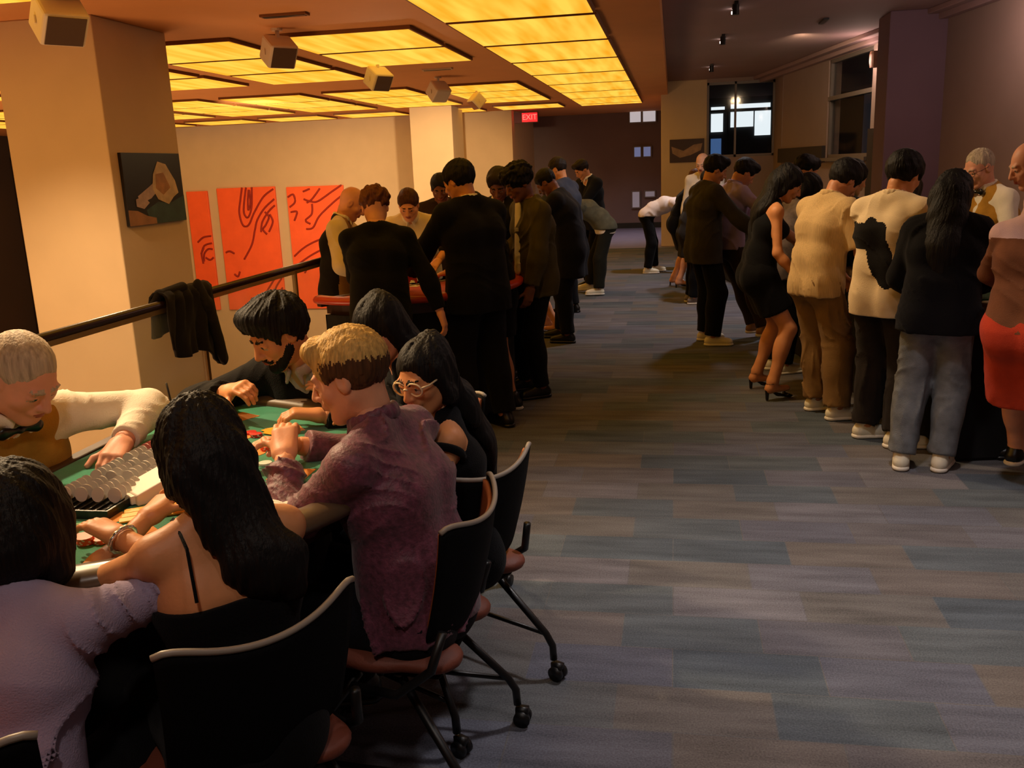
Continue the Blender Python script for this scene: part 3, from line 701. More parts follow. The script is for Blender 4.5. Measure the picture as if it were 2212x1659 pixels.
def panel(x0, x1, y0, y1, ci):
    global pn
    wx_, wy = round(x1-x0, 3), round(y1-y0, 3); key = (wx_, wy)
    if key not in proto:
        o = meshobj('ceiling_light_panel', *(lambda b: (b.V, b.F))(MB().box((-wx_/2, -wy/2, -.035), (wx_/2, wy/2, -.001))), m_pf)
        d = MB().box((-wx_/2+.02, -wy/2+.02, -.038), (wx_/2-.02, wy/2-.02, -.033)).build('diffuser', m_amb, o); proto[key] = (o, d); new = o
    else:
        o, d = proto[key]; new = o.copy(); COL.objects.link(new); d2 = d.copy(); COL.objects.link(d2); d2.parent = new
    new.location = ((x0+x1)/2, (y0+y1)/2, ZL)
    props(new, 'amber glowing ceiling panel, '+names[ci], 'ceiling light', 'amber ceiling panels, row %s' % 'ABCDEFGH'[ci])
y = 1.55
while y < 20.5: panel(-2.0, -.66, y+.05, min(y+1.7, 20.85)-.05, 0); y += 1.7
ys = [(1.6,2.9),(3.0,4.3),(4.4,6.15),(8.5,9.78),(9.86,11.2),(11.3,12.6),(14.4,15.7),(15.78,17.1),(17.18,18.4),(19.6,20.85)]
for ci in range(1, 8):
    x1 = -2.36-1.76*(ci-1); x0 = x1-1.4
    for ya, yb in ys:
        if ci == 1 and ya == 11.3: continue
        panel(x0, x1, ya, yb, ci)
# spot heads hanging from the left ceiling
m_white = mat('white_housing', (222,205,180), .5); m_lens = mat('smoked_lens', (92,72,58), .25, spec=.7)
def spothead(x, y, tilt, rz, label, s=1.0):
    o = empty('ceiling_spotlight', (x, y, ZL), rz, label, 'ceiling spotlight', None)
    MB().lathe([(.05, -.02), (.05, 0)], 16).box((-.014, -.014, -.10), (.014, .014, 0)).build('mount', m_white, o)
    R = Matrix.Rotation(tilt, 3, 'X')
    MB().box((-.12*s, -.10*s, -.10*s), (.12*s, .10*s, .10*s), R=R, c=(0, 0, -.20)).build('housing', m_white, o, bevel=.02)
    MB().box((-.10*s, .10*s, -.085*s), (.10*s, .106*s, .085*s), R=R, c=(0, 0, -.20)).build('lens', m_lens, o)
    MB().box((-.13*s, -.012, -.03), (-.122*s, .012, .02), c=(0, 0, -.2), R=Matrix.Identity(3)).box((.122*s, -.012, -.03), (.13*s, .012, .02), c=(0, 0, -.2), R=Matrix.Identity(3)).build('bracket', m_white, o)
spothead(-4.12, 5.98, -.75, -2.2, 'white box spotlight at the top left, in front of the big near column', 1.25)
spothead(-3.51, 8.2, -.6, -2.3, 'white box spotlight hanging between the first amber panels, second from the left', 1.1)
spothead(-3.48, 11.0, -.6, -2.2, 'white box spotlight, middle of the ceiling row, above the bald dealer', 1.1)
spothead(-3.3, 13.2, -.8, .9, 'white box spotlight just in front of the far column, fourth in the ceiling row', 1.1)
spothead(-3.21, 15.4, -.8, 2.2, 'farthest white box spotlight, right of the far column top', 1.0)
# vents
for x, y, lb in ((-3.14, 7.52, 'dark slot air vent in the ceiling near the big column'), (-3.04, 12.16, 'faint slot air vent in the ceiling in front of the far column')):
    o = meshobj('ceiling_vent', *(lambda b: (b.V, b.F))(MB().box((-.20, -.05, -.02), (.20, .05, -.001))), m_white if y > 8 else m_pf); o.location = (x, y, ZL); props(o, lb, 'vent')
    MB().box((-.18, -.03, -.024), (.18, .03, -.018)).build('slot', m_black, o)
# down lights on the right ceiling
bulb = mat('down_light_bulb', (255,240,225), .4, emit=6)
for i, y in enumerate((10.4, 12.9, 16.6)):
    o = empty('track_light', (.62, y, ZR), 0, 'small black track light with a tiny bright bulb on the right ceiling, %s' % ['nearest of three', 'middle of three', 'farthest of three'][i], 'track light')
    MB().box((-.02, -.35, -.025), (.02, .10, 0)).build('track', m_black, o)
    MB().lathe([(.035, -.12), (.035, -.02)], 14, (0, -.25, 0)).build('head', m_black, o)
    MB().lathe([(.022, -.055), (.022, -.03)], 12, (0, .16, 0)).build('bulb', bulb, o)
o = meshobj('ceiling_vent', *(lambda b: (b.V, b.F))(MB().box((-.03, -.2, -.02), (.03, .2, 0))), m_black); o.location = (1.74, 11.9, ZR); props(o, 'small dark slot in the purple ceiling on the right', 'vent')
# wall light on the right wall strip
o = empty('wall_sconce', tuple(A+dU*U(13.42)+nU*.0+Vector((0,0,2.9))), math.atan2(dU.y, dU.x), 'small dark wall sconce high on the right wall beside the tall window', 'wall light')
MB().lathe([(.05,-.09),(.06,-.02),(.06,.08),(.05,.12)], 14, (0, -.08, 0)).build('shade', mat('sconce_brown', (86,52,32), .5), o); MB().box((-.03, -.03, -.04), (.03, .0, .06)).build('back_plate', m_black, o)
# exit sign
o = empty('exit_sign', (-3.43, 22.0, ZL), 0, 'red glowing exit sign hanging from the ceiling in front of the far wall', 'exit sign')
MB().box((-.38, -.04, -.28), (.30, .04, -.04)).box((-.05, -.01, -.04), (.0, .01, 0)).build('case', mat('sign_case', (96,20,20), .5), o)
MB().box((-.08, -.045, -.26), (.28, -.04, -.06)).build('lit_face', mat('exit_red', (235,20,28), .4, emit=1.6), o)
def text(s, size, m, loc, rot, parent, ext=.003, name='lettering'):
    c = bpy.data.curves.new(name, 'FONT'); c.body = s; c.size = size; c.extrude = ext; c.align_x = 'CENTER'; c.align_y = 'CENTER'; c.materials.append(m)
    t = bpy.data.objects.new(name+'_curve', c); COL.objects.link(t); bpy.context.view_layer.update()
    me = bpy.data.meshes.new_from_object(t.evaluated_get(bpy.context.evaluated_depsgraph_get())); bpy.data.objects.remove(t)
    t = bpy.data.objects.new(name, me); COL.objects.link(t); t.parent = parent; t.location = loc; t.rotation_euler = rot; return t
text('EXIT', .17, mat('exit_letter', (255,70,60), .4, emit=3), (.10, -.049, -.16), (PI/2, 0, 0), o)
# pictures
def picture(name, label, mats, shapes, w_, h_, M, depth=.03):
    o = empty(name, (0,0,0), 0, label, 'picture'); o.matrix_world = M
    MB().box((-w_/2, -depth, -h_/2), (w_/2, 0, h_/2)).build('canvas', mats[0], o, bevel=.003)
    for i, (P, mi) in enumerate(shapes):
        mb = MB(); n = len(P); d = depth+.001+i*.0006
        mb.add([(x*w_, -d, z*h_) for x, z in P], [tuple(range(n))]); mb.build('painted_patch', mats[mi], o)
pm = [mat('print_black', (20,12,8), .4), mat('print_cream', (196,168,124), .6, var=.25, vscale=9), mat('print_teal', (40,66,58), .6, var=.3, vscale=9), mat('print_tan', (150,104,60), .6, var=.2, vscale=6), mat('print_pink', (176,150,140), .6, var=.2, vscale=14), mat('print_ochre', (160,110,50), .6, var=.3, vscale=12)]
picture('wall_picture', 'black picture of a pale rock form over teal, on the side of the near column', pm,
    [([(.5,-.5),(.5,-.12),(.25,-.22),(.0,-.2),(-.2,-.3),(-.15,-.5)], 2), ([(-.5,-.5),(-.05,-.5),(-.05,-.42),(-.2,-.38),(-.35,-.3),(-.5,-.28)], 3),
     ([(-.32,-.1),(-.12,.02),(.0,.1),(.0,-.06),(-.1,-.14),(-.28,-.2)], 4), ([(.08,.38),(.22,.34),(.36,.1),(.40,-.08),(.30,-.14),(.2,-.24),(.02,-.16),(-.06,.0),(-.02,.2)], 1),
     ([(.02,.2),(.16,.22),(.26,.0),(.12,-.1),(.0,.0)], 5), ([(-.36,-.14),(-.22,-.1),(-.14,-.2),(-.24,-.28),(-.36,-.24)], 4)],
    .92, .60, Matrix.Translation((-4.5, 7.5, 1.65)) @ Matrix.Rotation(PI/2, 4, 'Z'))
picture('wall_picture', 'dark brown landscape picture on the far column in the middle of the corridor', [mat('print_brown', (58,34,22), .5), mat('print_stone', (150,118,90), .6, var=.35, vscale=8)],
    [([(-.45,.2),(-.1,.0),(.2,.25),(.45,.3),(.4,.0),(.1,-.2),(-.2,-.3),(-.42,-.1)], 1)], .68, .45, Matrix.Translation((.26, 19.2, 1.9)))
# mural panels: orange with carved wavy lines
m_or = mat('mural_orange', (250,98,44), .6, .2, 40, .07, 3); m_ln = mat('mural_line', (150,34,14), .7)
def wave(P, n=8):
    out = []
    for i in range(len(P)-1):
        p0 = P[max(i-1,0)]; p1 = P[i]; p2 = P[i+1]; p3 = P[min(i+2, len(P)-1)]
        for k in range(n):
            t = k/n; out.append(tuple(.5*((2*p1[j])+(-p0[j]+p2[j])*t+(2*p0[j]-5*p1[j]+4*p2[j]-p3[j])*t*t+(-p0[j]+3*p1[j]-3*p2[j]+p3[j])*t**3) for j in (0, 1)))
    return out+[tuple(P[-1])]
def mural(x0, x1, z0, z1, lines, label):
    o = empty('mural_panel', ((x0+x1)/2, 21.597, (z0+z1)/2), 0, label, 'wall panel'); w_, h_ = x1-x0, z1-z0
    MB().box((-w_/2, -.07, -h_/2), (w_/2, 0, h_/2)).build('board', m_or, o, bevel=.01)
    mb = MB()
    for L in lines: mb.tube([(-w_/2+u*w_, -.075, h_/2-v*h_) for u, v in wave(L)], .024, 6)
    mb.build('wavy_lines', m_ln, o, True)
L2 = [[(.45,.0),(.40,.1),(.36,.2),(.40,.3),(.50,.30),(.62,.2),(.8,.08),(.98,.02)], [(.52,.0),(.47,.1),(.44,.2),(.50,.24),(.58,.16),(.62,.0)], [(.56,.02),(.53,.1),(.52,.18),(.57,.12),(.57,.02)],
      [(.98,.1),(.8,.17),(.66,.26),(.60,.34),(.52,.46),(.36,.58)], [(.98,.15),(.86,.2),(.74,.28),(.70,.36)], [(.80,.2),(.86,.24),(.80,.3),(.74,.34),(.80,.38)], [(.88,.22),(.92,.28),(.84,.36)],
      [(.05,.52),(.12,.51),(.2,.53)], [(.98,.66),(.8,.78),(.62,.9),(.5,.97),(.40,.97)], [(.98,.74),(.86,.82),(.82,.9),(.86,.95),(.98,.9)], [(.98,.82),(.92,.86),(.96,.92)], [(.16,.7),(.22,.72),(.26,.68)], [(.4,.92),(.43,.9)]]
L1 = [[(.3,.42),(.6,.38),(.98,.37)], [(.4,.52),(.6,.45),(.98,.43)], [(.5,.58),(.55,.52),(.75,.48),(.98,.48)], [(.6,.55),(.8,.57),(.98,.55)], [(.45,.6),(.42,.52),(.55,.47)]]
L3 = [[(.02,.08),(.12,.06),(.14,.12),(.04,.16)], [(.05,.2),(.16,.2),(.1,.27)], [(.3,.04),(.42,.02)], [(.35,.13),(.45,.1),(.6,.02)], [(.30,.1),(.42,.12),(.55,.12),(.8,.05),(.98,.0)], [(.38,.3),(.3,.27),(.42,.22),(.44,.14)], [(.3,.34),(.42,.33),(.55,.24),(.8,.14),(.98,.08)],
      [(.04,.56),(.2,.5),(.4,.45),(.7,.4)], [(.06,.64),(.25,.58),(.45,.53),(.8,.46)], [(.2,.7),(.3,.63),(.5,.58),(.8,.52)]]
mural(-12.02, -11.46, -1.55, 1.44, L1, 'narrow orange wavy-line wall panel, leftmost on the far atrium wall')
mural(-11.2, -9.66, -1.55, 1.49, L2, 'wide orange wavy-line wall panel in the middle of the three')
mural(-9.36, -7.9, -1.55, 1.46, L3, 'orange wavy-line wall panel half hidden behind the bald dealer')
# railing with glass
rail = empty('glass_railing', (-2.65, 0, 0), 0, 'glass balcony railing with dark handrail running along the atrium edge', 'railing')
MB().tube([(0, -1.8, 1.075), (0, 21.4, 1.075)], .021, 12).build('handrail', mat('handrail_wood', (50,26,16), .3, spec=.7), rail, True)
MB().box((-.012, -1.8, 1.03), (.012, 21.4, 1.055)).build('rail_channel', mat('brass_channel', (190,160,110), .35, metal=.7), rail)
mg = mat('clear_glass', (235,245,235), .02, spec=.5, alpha=.12)
yy = -2.0
while yy < 20.4:
    MB().box((-.006, yy+.02, .06), (.006, yy+1.33, 1.03)).build('glass_panel', mg, rail)
    MB().box((-.014, yy-.014, 0), (.014, yy+.014, 1.05)).build('post', mat('post_bronze', (130,98,52), .45, metal=.2), rail); yy += 1.35
MB().box((-.03, -1.8, 0), (.03, 21.4, .07)).build('base_shoe', mat('post_bronze', (130,98,52)), rail)

# ------------------------------------------------------------------ card tables
def dpoly(cx, cy, hl, dp, rz=0, n=28, s=1.0):
    P = []
    for i in range(n+1):
        a = -PI/2+PI*i/n; P.append((dp*s*math.cos(a), hl*s*math.sin(a)))
    return P
m_arm = mat('padded_vinyl', (92,72,52), .35, coat=.2); m_skirt = mat('black_table_drape', (9,9,11), .9, .3, 40, .1, 5); m_wood = mat('table_rim_wood', (60,34,20), .4)
def card_table(name, label, loc, rz, hl, dp, top_z, felt, armc, layout=True, dk=.80):
    o = empty(name, loc, rz, label, 'card table')
    P = dpoly(0, 0, hl, dp)
    MB().prism([(x*.965+.0, y*.965) for x, y in P], top_z-.03, top_z, 0).build('felt_top', felt, o)
    MB().prism([(x*.93, y*.93) for x, y in P], top_z-.10, top_z-.03).build('apron', m_wood, o)
    MB().prism([(x*dk-.01 if x > .1 else .04, y*(dk+.06)) for x, y in P], .02, top_z-.10).build('drape', m_skirt, o)
    mb = MB(); mb.tube([(x*1.0, y*1.0, top_z+.002) for x, y in dpoly(0, 0, hl, dp, n=48)], .048, 12, flat=.62); mb.build('padded_armrest', armc, o, True)
    MB().box((-.03, -hl, top_z-.05), (.02, hl, top_z+.006)).build('dealer_edge', m_wood, o, bevel=.006)
    if layout:
        lay = mat('felt_print_orange', (214,138,60), .9); lay2 = mat('felt_print_pale', (150,190,140), .9); mb = MB()
        z = top_z+.0006
        for i in range(7):
            a = math.radians(-66+22*i); c, s_ = math.cos(a), math.sin(a); cx, cy = dp*.74*c, hl*.76*s_; R = Matrix.Rotation(math.atan2(s_*hl, c*dp), 3, 'Z')
            MB().box((-.055, -.05, 0), (.055, .05, .0006), 0, R=R, c=(cx, cy, z)).build('betting_box', lay, o); MB().lathe([(.04, 0), (.04, .0006)], 24, (dp*.58*c, hl*.60*s_, z), 0).build('betting_circle', lay, o)
        for q, wd in ((.40, .010), (.46, .004), (.35, .004)):
            mb = MB()
            pts = [(dp*(q+.06)*math.cos(a), hl*(q+.18)*math.sin(a)) for a in [math.radians(-62+4*i) for i in range(32)]]
            for i in range(31):
                (x0, y0), (x1, y1) = pts[i], pts[i+1]; L = math.hypot(x0, y0); nx, ny = x0/L*wd, y0/L*wd; L = math.hypot(x1, y1); mx, my = x1/L*wd, y1/L*wd
                mb.add([(x0-nx, y0-ny, z), (x0+nx, y0+ny, z), (x1+mx, y1+my, z), (x1-mx, y1-my, z)], [(0, 1, 2, 3)], 0)
            mb.build('printed_arc', lay2, o)
    return o
green = mat('green_felt', (24,128,92), .95, .4, 300, .12, 12, sheen=.3); redf = mat('red_felt', (176,38,24), .9, .3, 300, .1, 12, sheen=.2)
TZ = .88
card_table('blackjack_table', 'green felt half-round blackjack table in the left foreground', (-1.82, 2.3, 0), 0, .84, 1.02, TZ, green, m_arm)
card_table('blackjack_table', 'red felt gaming table between the bald dealer and the suited man', (-1.86, 6.35, 0), math.radians(-35), .80, .72, .90, redf, mat('red_vinyl', (190,52,26), .4, coat=.2), False, .92)
card_table('blackjack_table', 'black-draped gaming table hidden behind the farther standing crowd', (-2.4, 10.3, 0), 0, .85, .95, .90, green, m_arm, False)
def long_table(label, u0, u1, off, wid):
    o = empty('gaming_table', (0, 0, 0), 0, label, 'gaming table')
    ang = math.atan(.165); o.rotation_euler = (0, 0, ang); o.location = (off[0], off[1], 0)
    MB().box((0, 0, .0), (wid, u1-u0, .84)).build('drape', m_skirt, o, bevel=.02)
    MB().box((-.04, -.04, .84), (wid+.04, u1-u0+.04, .90)).build('padded_rim', m_arm, o, bevel=.02); MB().box((.06, .06, .895), (wid-.06, u1-u0-.06, .905)).build('felt_top', green, o)
long_table('long black-draped gaming table behind the crowd on the right', 0, 3.2, (1.55, 5.2), .85)
long_table('second black-draped gaming table farther up the right side', 0, 2.6, (.95, 12.2), .8)
# chips, cards and other things on the green table
def chip(col, nm):
    m1 = mat('chip_'+nm, col, .45); m2 = mat('chip_edge_'+nm, (230,220,205), .45); mb = MB(); n = 24
    mb.lathe([(.0195, 0), (.0195, .0033)], n)
    for f in range(n): mb.M[f] = 1 if f % 4 == 0 else 0
    o = mb.build('poker_chip', [m1, m2]); return o
CH = {}
STK = {('pinkish', 7): 'taller', ('pinkish', 5): 'shorter', ('red', 3): 'taller', ('red', 2): 'shorter', ('orange', 4): 'taller', ('orange', 2): 'shorter', ('orangebet', 5): 'tallest', ('orangebet', 3): 'middle', ('orangebet', 2): 'lowest'}
def put_chip(nm, col, loc, rot, label, group):
    if nm not in CH: o = CH[nm] = chip(col, nm)
    else: o = CH[nm].copy(); COL.objects.link(o)
    o.location = loc; o.rotation_euler = rot; props(o, label, 'poker chip', group)
def stack(nm, col, x, y, n, label, group, z=TZ):
    wd = STK.get((nm, n))
    if wd: label += ', in the %s stack' % wd; group += ', %s stack' % wd
    for i in range(n): put_chip(nm, col, (x+random.uniform(-.0012,.0012), y+random.uniform(-.0012,.0012), z+.0012+i*.00335), (0, 0, random.random()*6), label, group)
tray = empty('chip_tray', (-1.50, 2.24, TZ+.001), 0, 'black chip tray full of silver chips in front of the elderly dealer', 'chip tray')
mb = MB().box((-.10, -.30, 0), (.10, .30, .006))
for i in range(9): x = -.096+i*.024; mb.box((x-.002, -.30, .006), (x+.002, .30, .012))
mb.box((-.104, -.30, 0), (-.098, .30, .022)).box((.098, -.30, 0), (.104, .30, .022)).box((-.104, -.306, 0), (.104, -.30, .022)).box((-.104, .30, 0), (.104, .306, .022))
mb.build('tray_body', mat('tray_black', (22,20,18), .35), tray)
ROWN = ['nearest the dealer', 'second from the dealer', 'third from the dealer', 'nearest the players']
for r in range(4):
    x = -1.50-.072+.048*r
    for k in range(22):
        if k in (5, 12) or (r == 3 and k > 15): continue
        c = ('silver', (206,200,188)) if (k < 17) else ('pink', (205,120,110))
        put_chip(c[0], c[1], (x, 2.02+k*.0225, TZ+.034), (PI/2+random.uniform(-.35,.05), 0, random.uniform(-.12,.12)), '%s chip on edge in the tray, row %s' % ('silver' if c[0] == 'silver' else 'pink red', ROWN[r]), '%s chips in the tray, row %s' % (c[0], ROWN[r]))
stack('pinkish', (205,160,165), -1.56, 2.075-.12, 7, 'pale pink chip at the near end of the chip tray', 'pale pink chips by the tray')
stack('pinkish', (205,160,165), -1.605, 1.98, 5, 'pale pink chip at the near end of the chip tray', 'pale pink chips by the tray')
for x, y, n in ((-1.34,2.66,3), (-1.375,2.69,2)): stack('red', (196,44,28), x, y, n, 'red chip in front of the cardigan man', 'red chips by the cardigan man')
for x, y, n in ((-1.24,2.52,4), (-1.215,2.545,2)): stack('orange', (224,72,30), x, y, n, 'orange red chip mid green felt', 'orange red chips mid felt')
stack('white', (235,228,215), -1.18, 2.38, 2, 'white chip lying alone by the blond man\'s raised hand', 'white chips mid felt')
for x, y, n in ((-1.36,1.79,5), (-1.325,1.80,3), (-1.39,1.82,2)): stack('orangebet', (226,96,40), x, y, n, 'orange chip on the felt by the lavender shirt', 'orange chips near the lavender shirt')
stack('tan', (210,170,90), -1.09, 2.58, 3, 'tan chip under the cardigan man\'s right hand', 'tan chips')
m_card = mat('card_white', (238,230,215), .5); m_cardb = mat('card_yellow', (236,170,40), .5)
def card(x, y, z, a, m, label, group=None, w_=.063, l=.089):
    o = meshobj('playing_card', *(lambda b: (b.V, b.F))(MB().box((-w_/2, -l/2, 0), (w_/2, l/2, .0006))), m); o.location = (x, y, z); o.rotation_euler = (0, 0, a); props(o, label, 'playing card', group)
for i in range(3): card(-1.66+.012*i, 2.40-.016*i, TZ+.002+.0009*i, .5+.25*i, m_card, 'white playing card being dealt under the elderly dealer\'s hand', 'cards under the dealer\'s hand')
for i in range(4): card(-1.23+.028*i, 1.72+.012*i, TZ+.002+.0009*i, .2+.2*i, mat('card_pale', (180,200,160), .5), 'pale face-up card near the table\'s beige armrest', 'pale cards at the armrest')
for i in range(3): card(-1.02+.02*i, 2.08+.03*i, TZ+.002+.0009*i, 1.0+.2*i, m_card, 'face-up card between the blond man and the long-haired woman', 'cards by the blond man')
for i in range(2): card(-1.30+.02*i, 2.72-.02*i, TZ+.003+.0009*i, .9+.3*i, m_cardb, 'yellow card on the felt in front of the cardigan man', 'yellow cards by the cardigan man')
o = empty('card_shoe', (-1.36, 2.13, TZ+.001), -.65, 'white wedge-shaped card shoe beside the long-haired woman\'s hands', 'card shoe')
MB().add([(-.055,-.09,0),(.055,-.09,0),(.055,.09,0),(-.055,.09,0),(-.055,-.09,.03),(.055,-.09,.03),(.055,.09,.085),(-.055,.09,.085)], [(0,3,2,1),(4,5,6,7),(0,1,5,4),(1,2,6,5),(2,3,7,6),(3,0,4,7)]).build('shoe_body', mat('shoe_white', (226,214,196), .4), o, bevel=.004)
MB().box((-.04, -.10, .004), (.04, -.089, .026)).build('card_slot', m_card, o)
for i in range(3):
    o = meshobj('paper_slip', *(lambda b: (b.V, b.F))(MB().box((-.095, -.014, 0), (.095, .014, .004))), m_cardb); o.location = (-1.30+.012*i, 2.03-.03*i, TZ+.002); o.rotation_euler = (0, 0, .55)
    props(o, 'yellow betting slip lying in front of the long-haired woman, %s of three' % ['farthest', 'middle', 'nearest'][i], 'paper slip')
cup = empty('paper_cup', (-1.66, 2.70, TZ), 0, 'paper cup with pale lid at the dealer\'s far table corner', 'cup')
MB().lathe([(.028, 0), (.038, .085)], 24).build('cup_body', mat('cup_brown', (120,84,60), .6), cup, True); MB().lathe([(.041, .085), (.041, .093), (.034, .10)], 24).build('lid', mat('lid_cream', (220,200,160), .4), cup, True)
MB().tube([(.01, 0, .09), (.0, .0, .17)], .0035, 8).build('straw', m_black, cup, True)
for x, y, a in ((-1.92, 6.25, .3), (-1.88, 6.35, .8), (-1.84, 6.3, 1.3)): card(x, y, .903, a, m_card, 'white card on the red felt beside the suited man', 'cards on the red table')
for i in range(5): put_chip('white', (235,228,215), (-1.95+.03*(i % 3), 6.5+.03*(i//3), .902+.0033*(i//2)), (0, 0, i), 'white chip on the red felt near the man in the white polo', 'white chips on the red table')

# ------------------------------------------------------------------ chairs
m_shell = mat('chair_shell_black', (8,8,10), .8, .2, 300, spec=.12); m_pad = mat('chair_pad_tan', (160,88,48), .6, .2, 200, .06, 20); m_edge = mat('chair_edge_grey', (150,140,128), .4); m_seat = mat('chair_seat_rust', (120,60,42), .6, .2, 200, .06, 20)
def chair(loc, rz, label):
    o = empty('office_chair', loc, rz, label, 'chair', None)     # faces +Y
    def back(u, v, extra=0):                                     # u across, v up
        x = (u-.5)*2; wd = .205+.020*v; a = x*.62
        rr = wd/.58; px_ = rr*math.sin(a); py = -.20-.10*v*(1-v*.3)+rr*(1-math.cos(a))*.9-extra
        top = .805+.055*x*x-.03*(abs(x)**8); bot = .52-.02*(1-x*x)
        c = 1-max(0, abs(x)-.75)/.25*.0
        return (px_*c, py, bot+(top-bot)*v)
    MB().grid(lambda u, v: back(u, v, .012), 20, 12, .010).build('back_shell', m_shell, o, True)
    MB().grid(lambda u, v: back(.03+.94*u, .04+.92*v, .0), 20, 12, .011).build('back_pad', m_pad, o, True)
    loop = [back(i/24, 1, .006) for i in range(25)]
    MB().tube([(x, y-.002, z+.004) for x, y, z in loop], .0075, 8).build('back_rim', m_edge, o, True)
    F = SDF(.012, .02)
    for x in (-.14, .14): F.cone((x, -.15, .445), (x, .17, .45), .075, .085, ax=(0, 0, 1), sq=.42)
    F.cone((-.14, .0, .445), (.14, .0, .445), .09, ax=(0,0,1), sq=.38)
    sdfobj('seat', F, m_seat, o)
    MB().box((-.17, -.17, .392), (.17, .17, .412)).build('seat_pan', m_shell, o, bevel=.01)
    for s_ in (-1, 1):
        MB().tube([(s_*.245, .05, .40), (s_*.255, -.08, .395), (s_*.235, -.17, .46), (s_*.215, -.20, .56)], .013, 8).build('back_support', m_black, o, True)
        for q, ny in ((-1, 'rear'), (1, 'front')):
            lg = MB().tube([(s_*.17, q*.06, .395), (s_*.245, q*.24, .16), (s_*.25, q*.262, .12), (s_*.25, q*.265, .07)], .0125, 8).build('leg', m_black, o, True)
            cs = MB()
            R = Matrix.Rotation(PI/2, 3, 'Y')
            cs.lathe([(.026, -.022), (.026, -.005)], 16, (s_*.25, q*.28, .0265), R=R).lathe([(.026, .005), (.026, .022)], 16, (s_*.25, q*.28, .0265), R=R).box((s_*.25-.012, q*.28-.02, .03), (s_*.25+.012, q*.28+.02, .062))
            cs.build('caster', m_black, lg, True)
    for a_, b_, r_ in (((-.17, 0, .40), (.17, 0, .40), .012), ((-.245, .24, .16), (-.245, -.24, .16), .008), ((.245, .24, .16), (.245, -.24, .16), .008)):
        MB().tube([a_, b_], r_, 8).build('frame_bar', m_black, o, True)
    return o

# ------------------------------------------------------------------ persons
SK = {'fair': (226,160,122), 'pale': (232,176,140), 'pink': (216,152,124), 'tan': (206,140,92), 'brown': (120,72,48), 'olive': (190,128,90)}
LP = mat('lips', (160,78,66), .4)
HC_ = {'black': (14,11,11), 'dark': (30,20,15), 'brown': (74,44,26), 'blond': (204,164,92), 'grey': (176,160,140), 'auburn': (96,54,28)}
DBG = []
class Person: pass
def person(label, x, y, face, skin='tan', hairc='black', style='short', res=.012, fres=.006, hk=None, hv=0, path=None, group=None, hamp=.003, look=None, **rk):
    a = math.radians(face)
    o = empty('person', (x, y, 0), a, label, 'person', group)
    def loc(p):      # world to this person's frame
        dx, dy = p[0]-x, p[1]-y
        return A3((dx*math.cos(a)+dy*math.sin(a), -dx*math.sin(a)+dy*math.cos(a), p[2]))
    for k in ('Rh', 'Lh'):
        if rk.get(k) is not None: rk[k] = loc(rk[k])
    if rk.get('feet') is not None: rk['feet'] = [tuple(loc((*f[:2], f[2] if len(f) > 2 else .08*rk.get('H', 1.75)/1.75))) for f in rk['feet']]
    R = rig(**rk); R.loc = loc; R.o = o; R.res = res; R.fres = fres
    sm = skinm('skin_'+skin, SK[skin]); hm = hairm('hair_'+hairc, HC_[hairc])
    body(R, o, sm, LP, hm, max(res, .010), fres, **(hk or {}))
    if style: 
        pth = path(R) if path else None
        hair(R, o, hm, style, fres, hamp, pth, hv)
    def wd(p): return (x+p[0]*math.cos(a)-p[1]*math.sin(a), y+p[0]*math.sin(a)+p[1]*math.cos(a), p[2])
    DBG.append((label[:34], wd(R.HC+R.HR @ A3((0,0,.12))), wd(R.HC), wd(R.sh[1]), wd(R.sh[-1]), wd(R.P), wd(R.wr[1]), wd(R.wr[-1])))
    return R
C = cloth
black = C('black_cloth', (9,9,12), .1); charcoal = C('charcoal_wool', (18,18,22)); navy = C('navy_suit', (12,13,21)); wh = C('white_cotton', (232,222,205), .04)
m_sole = mat('white_sole', (232,226,212), .6); m_wsho = mat('white_sneaker', (228,222,200), .6, .1, 80); m_bsho = mat('black_shoe', (14,13,13), .35)
NR, MR, FR = .0065, .009, .014

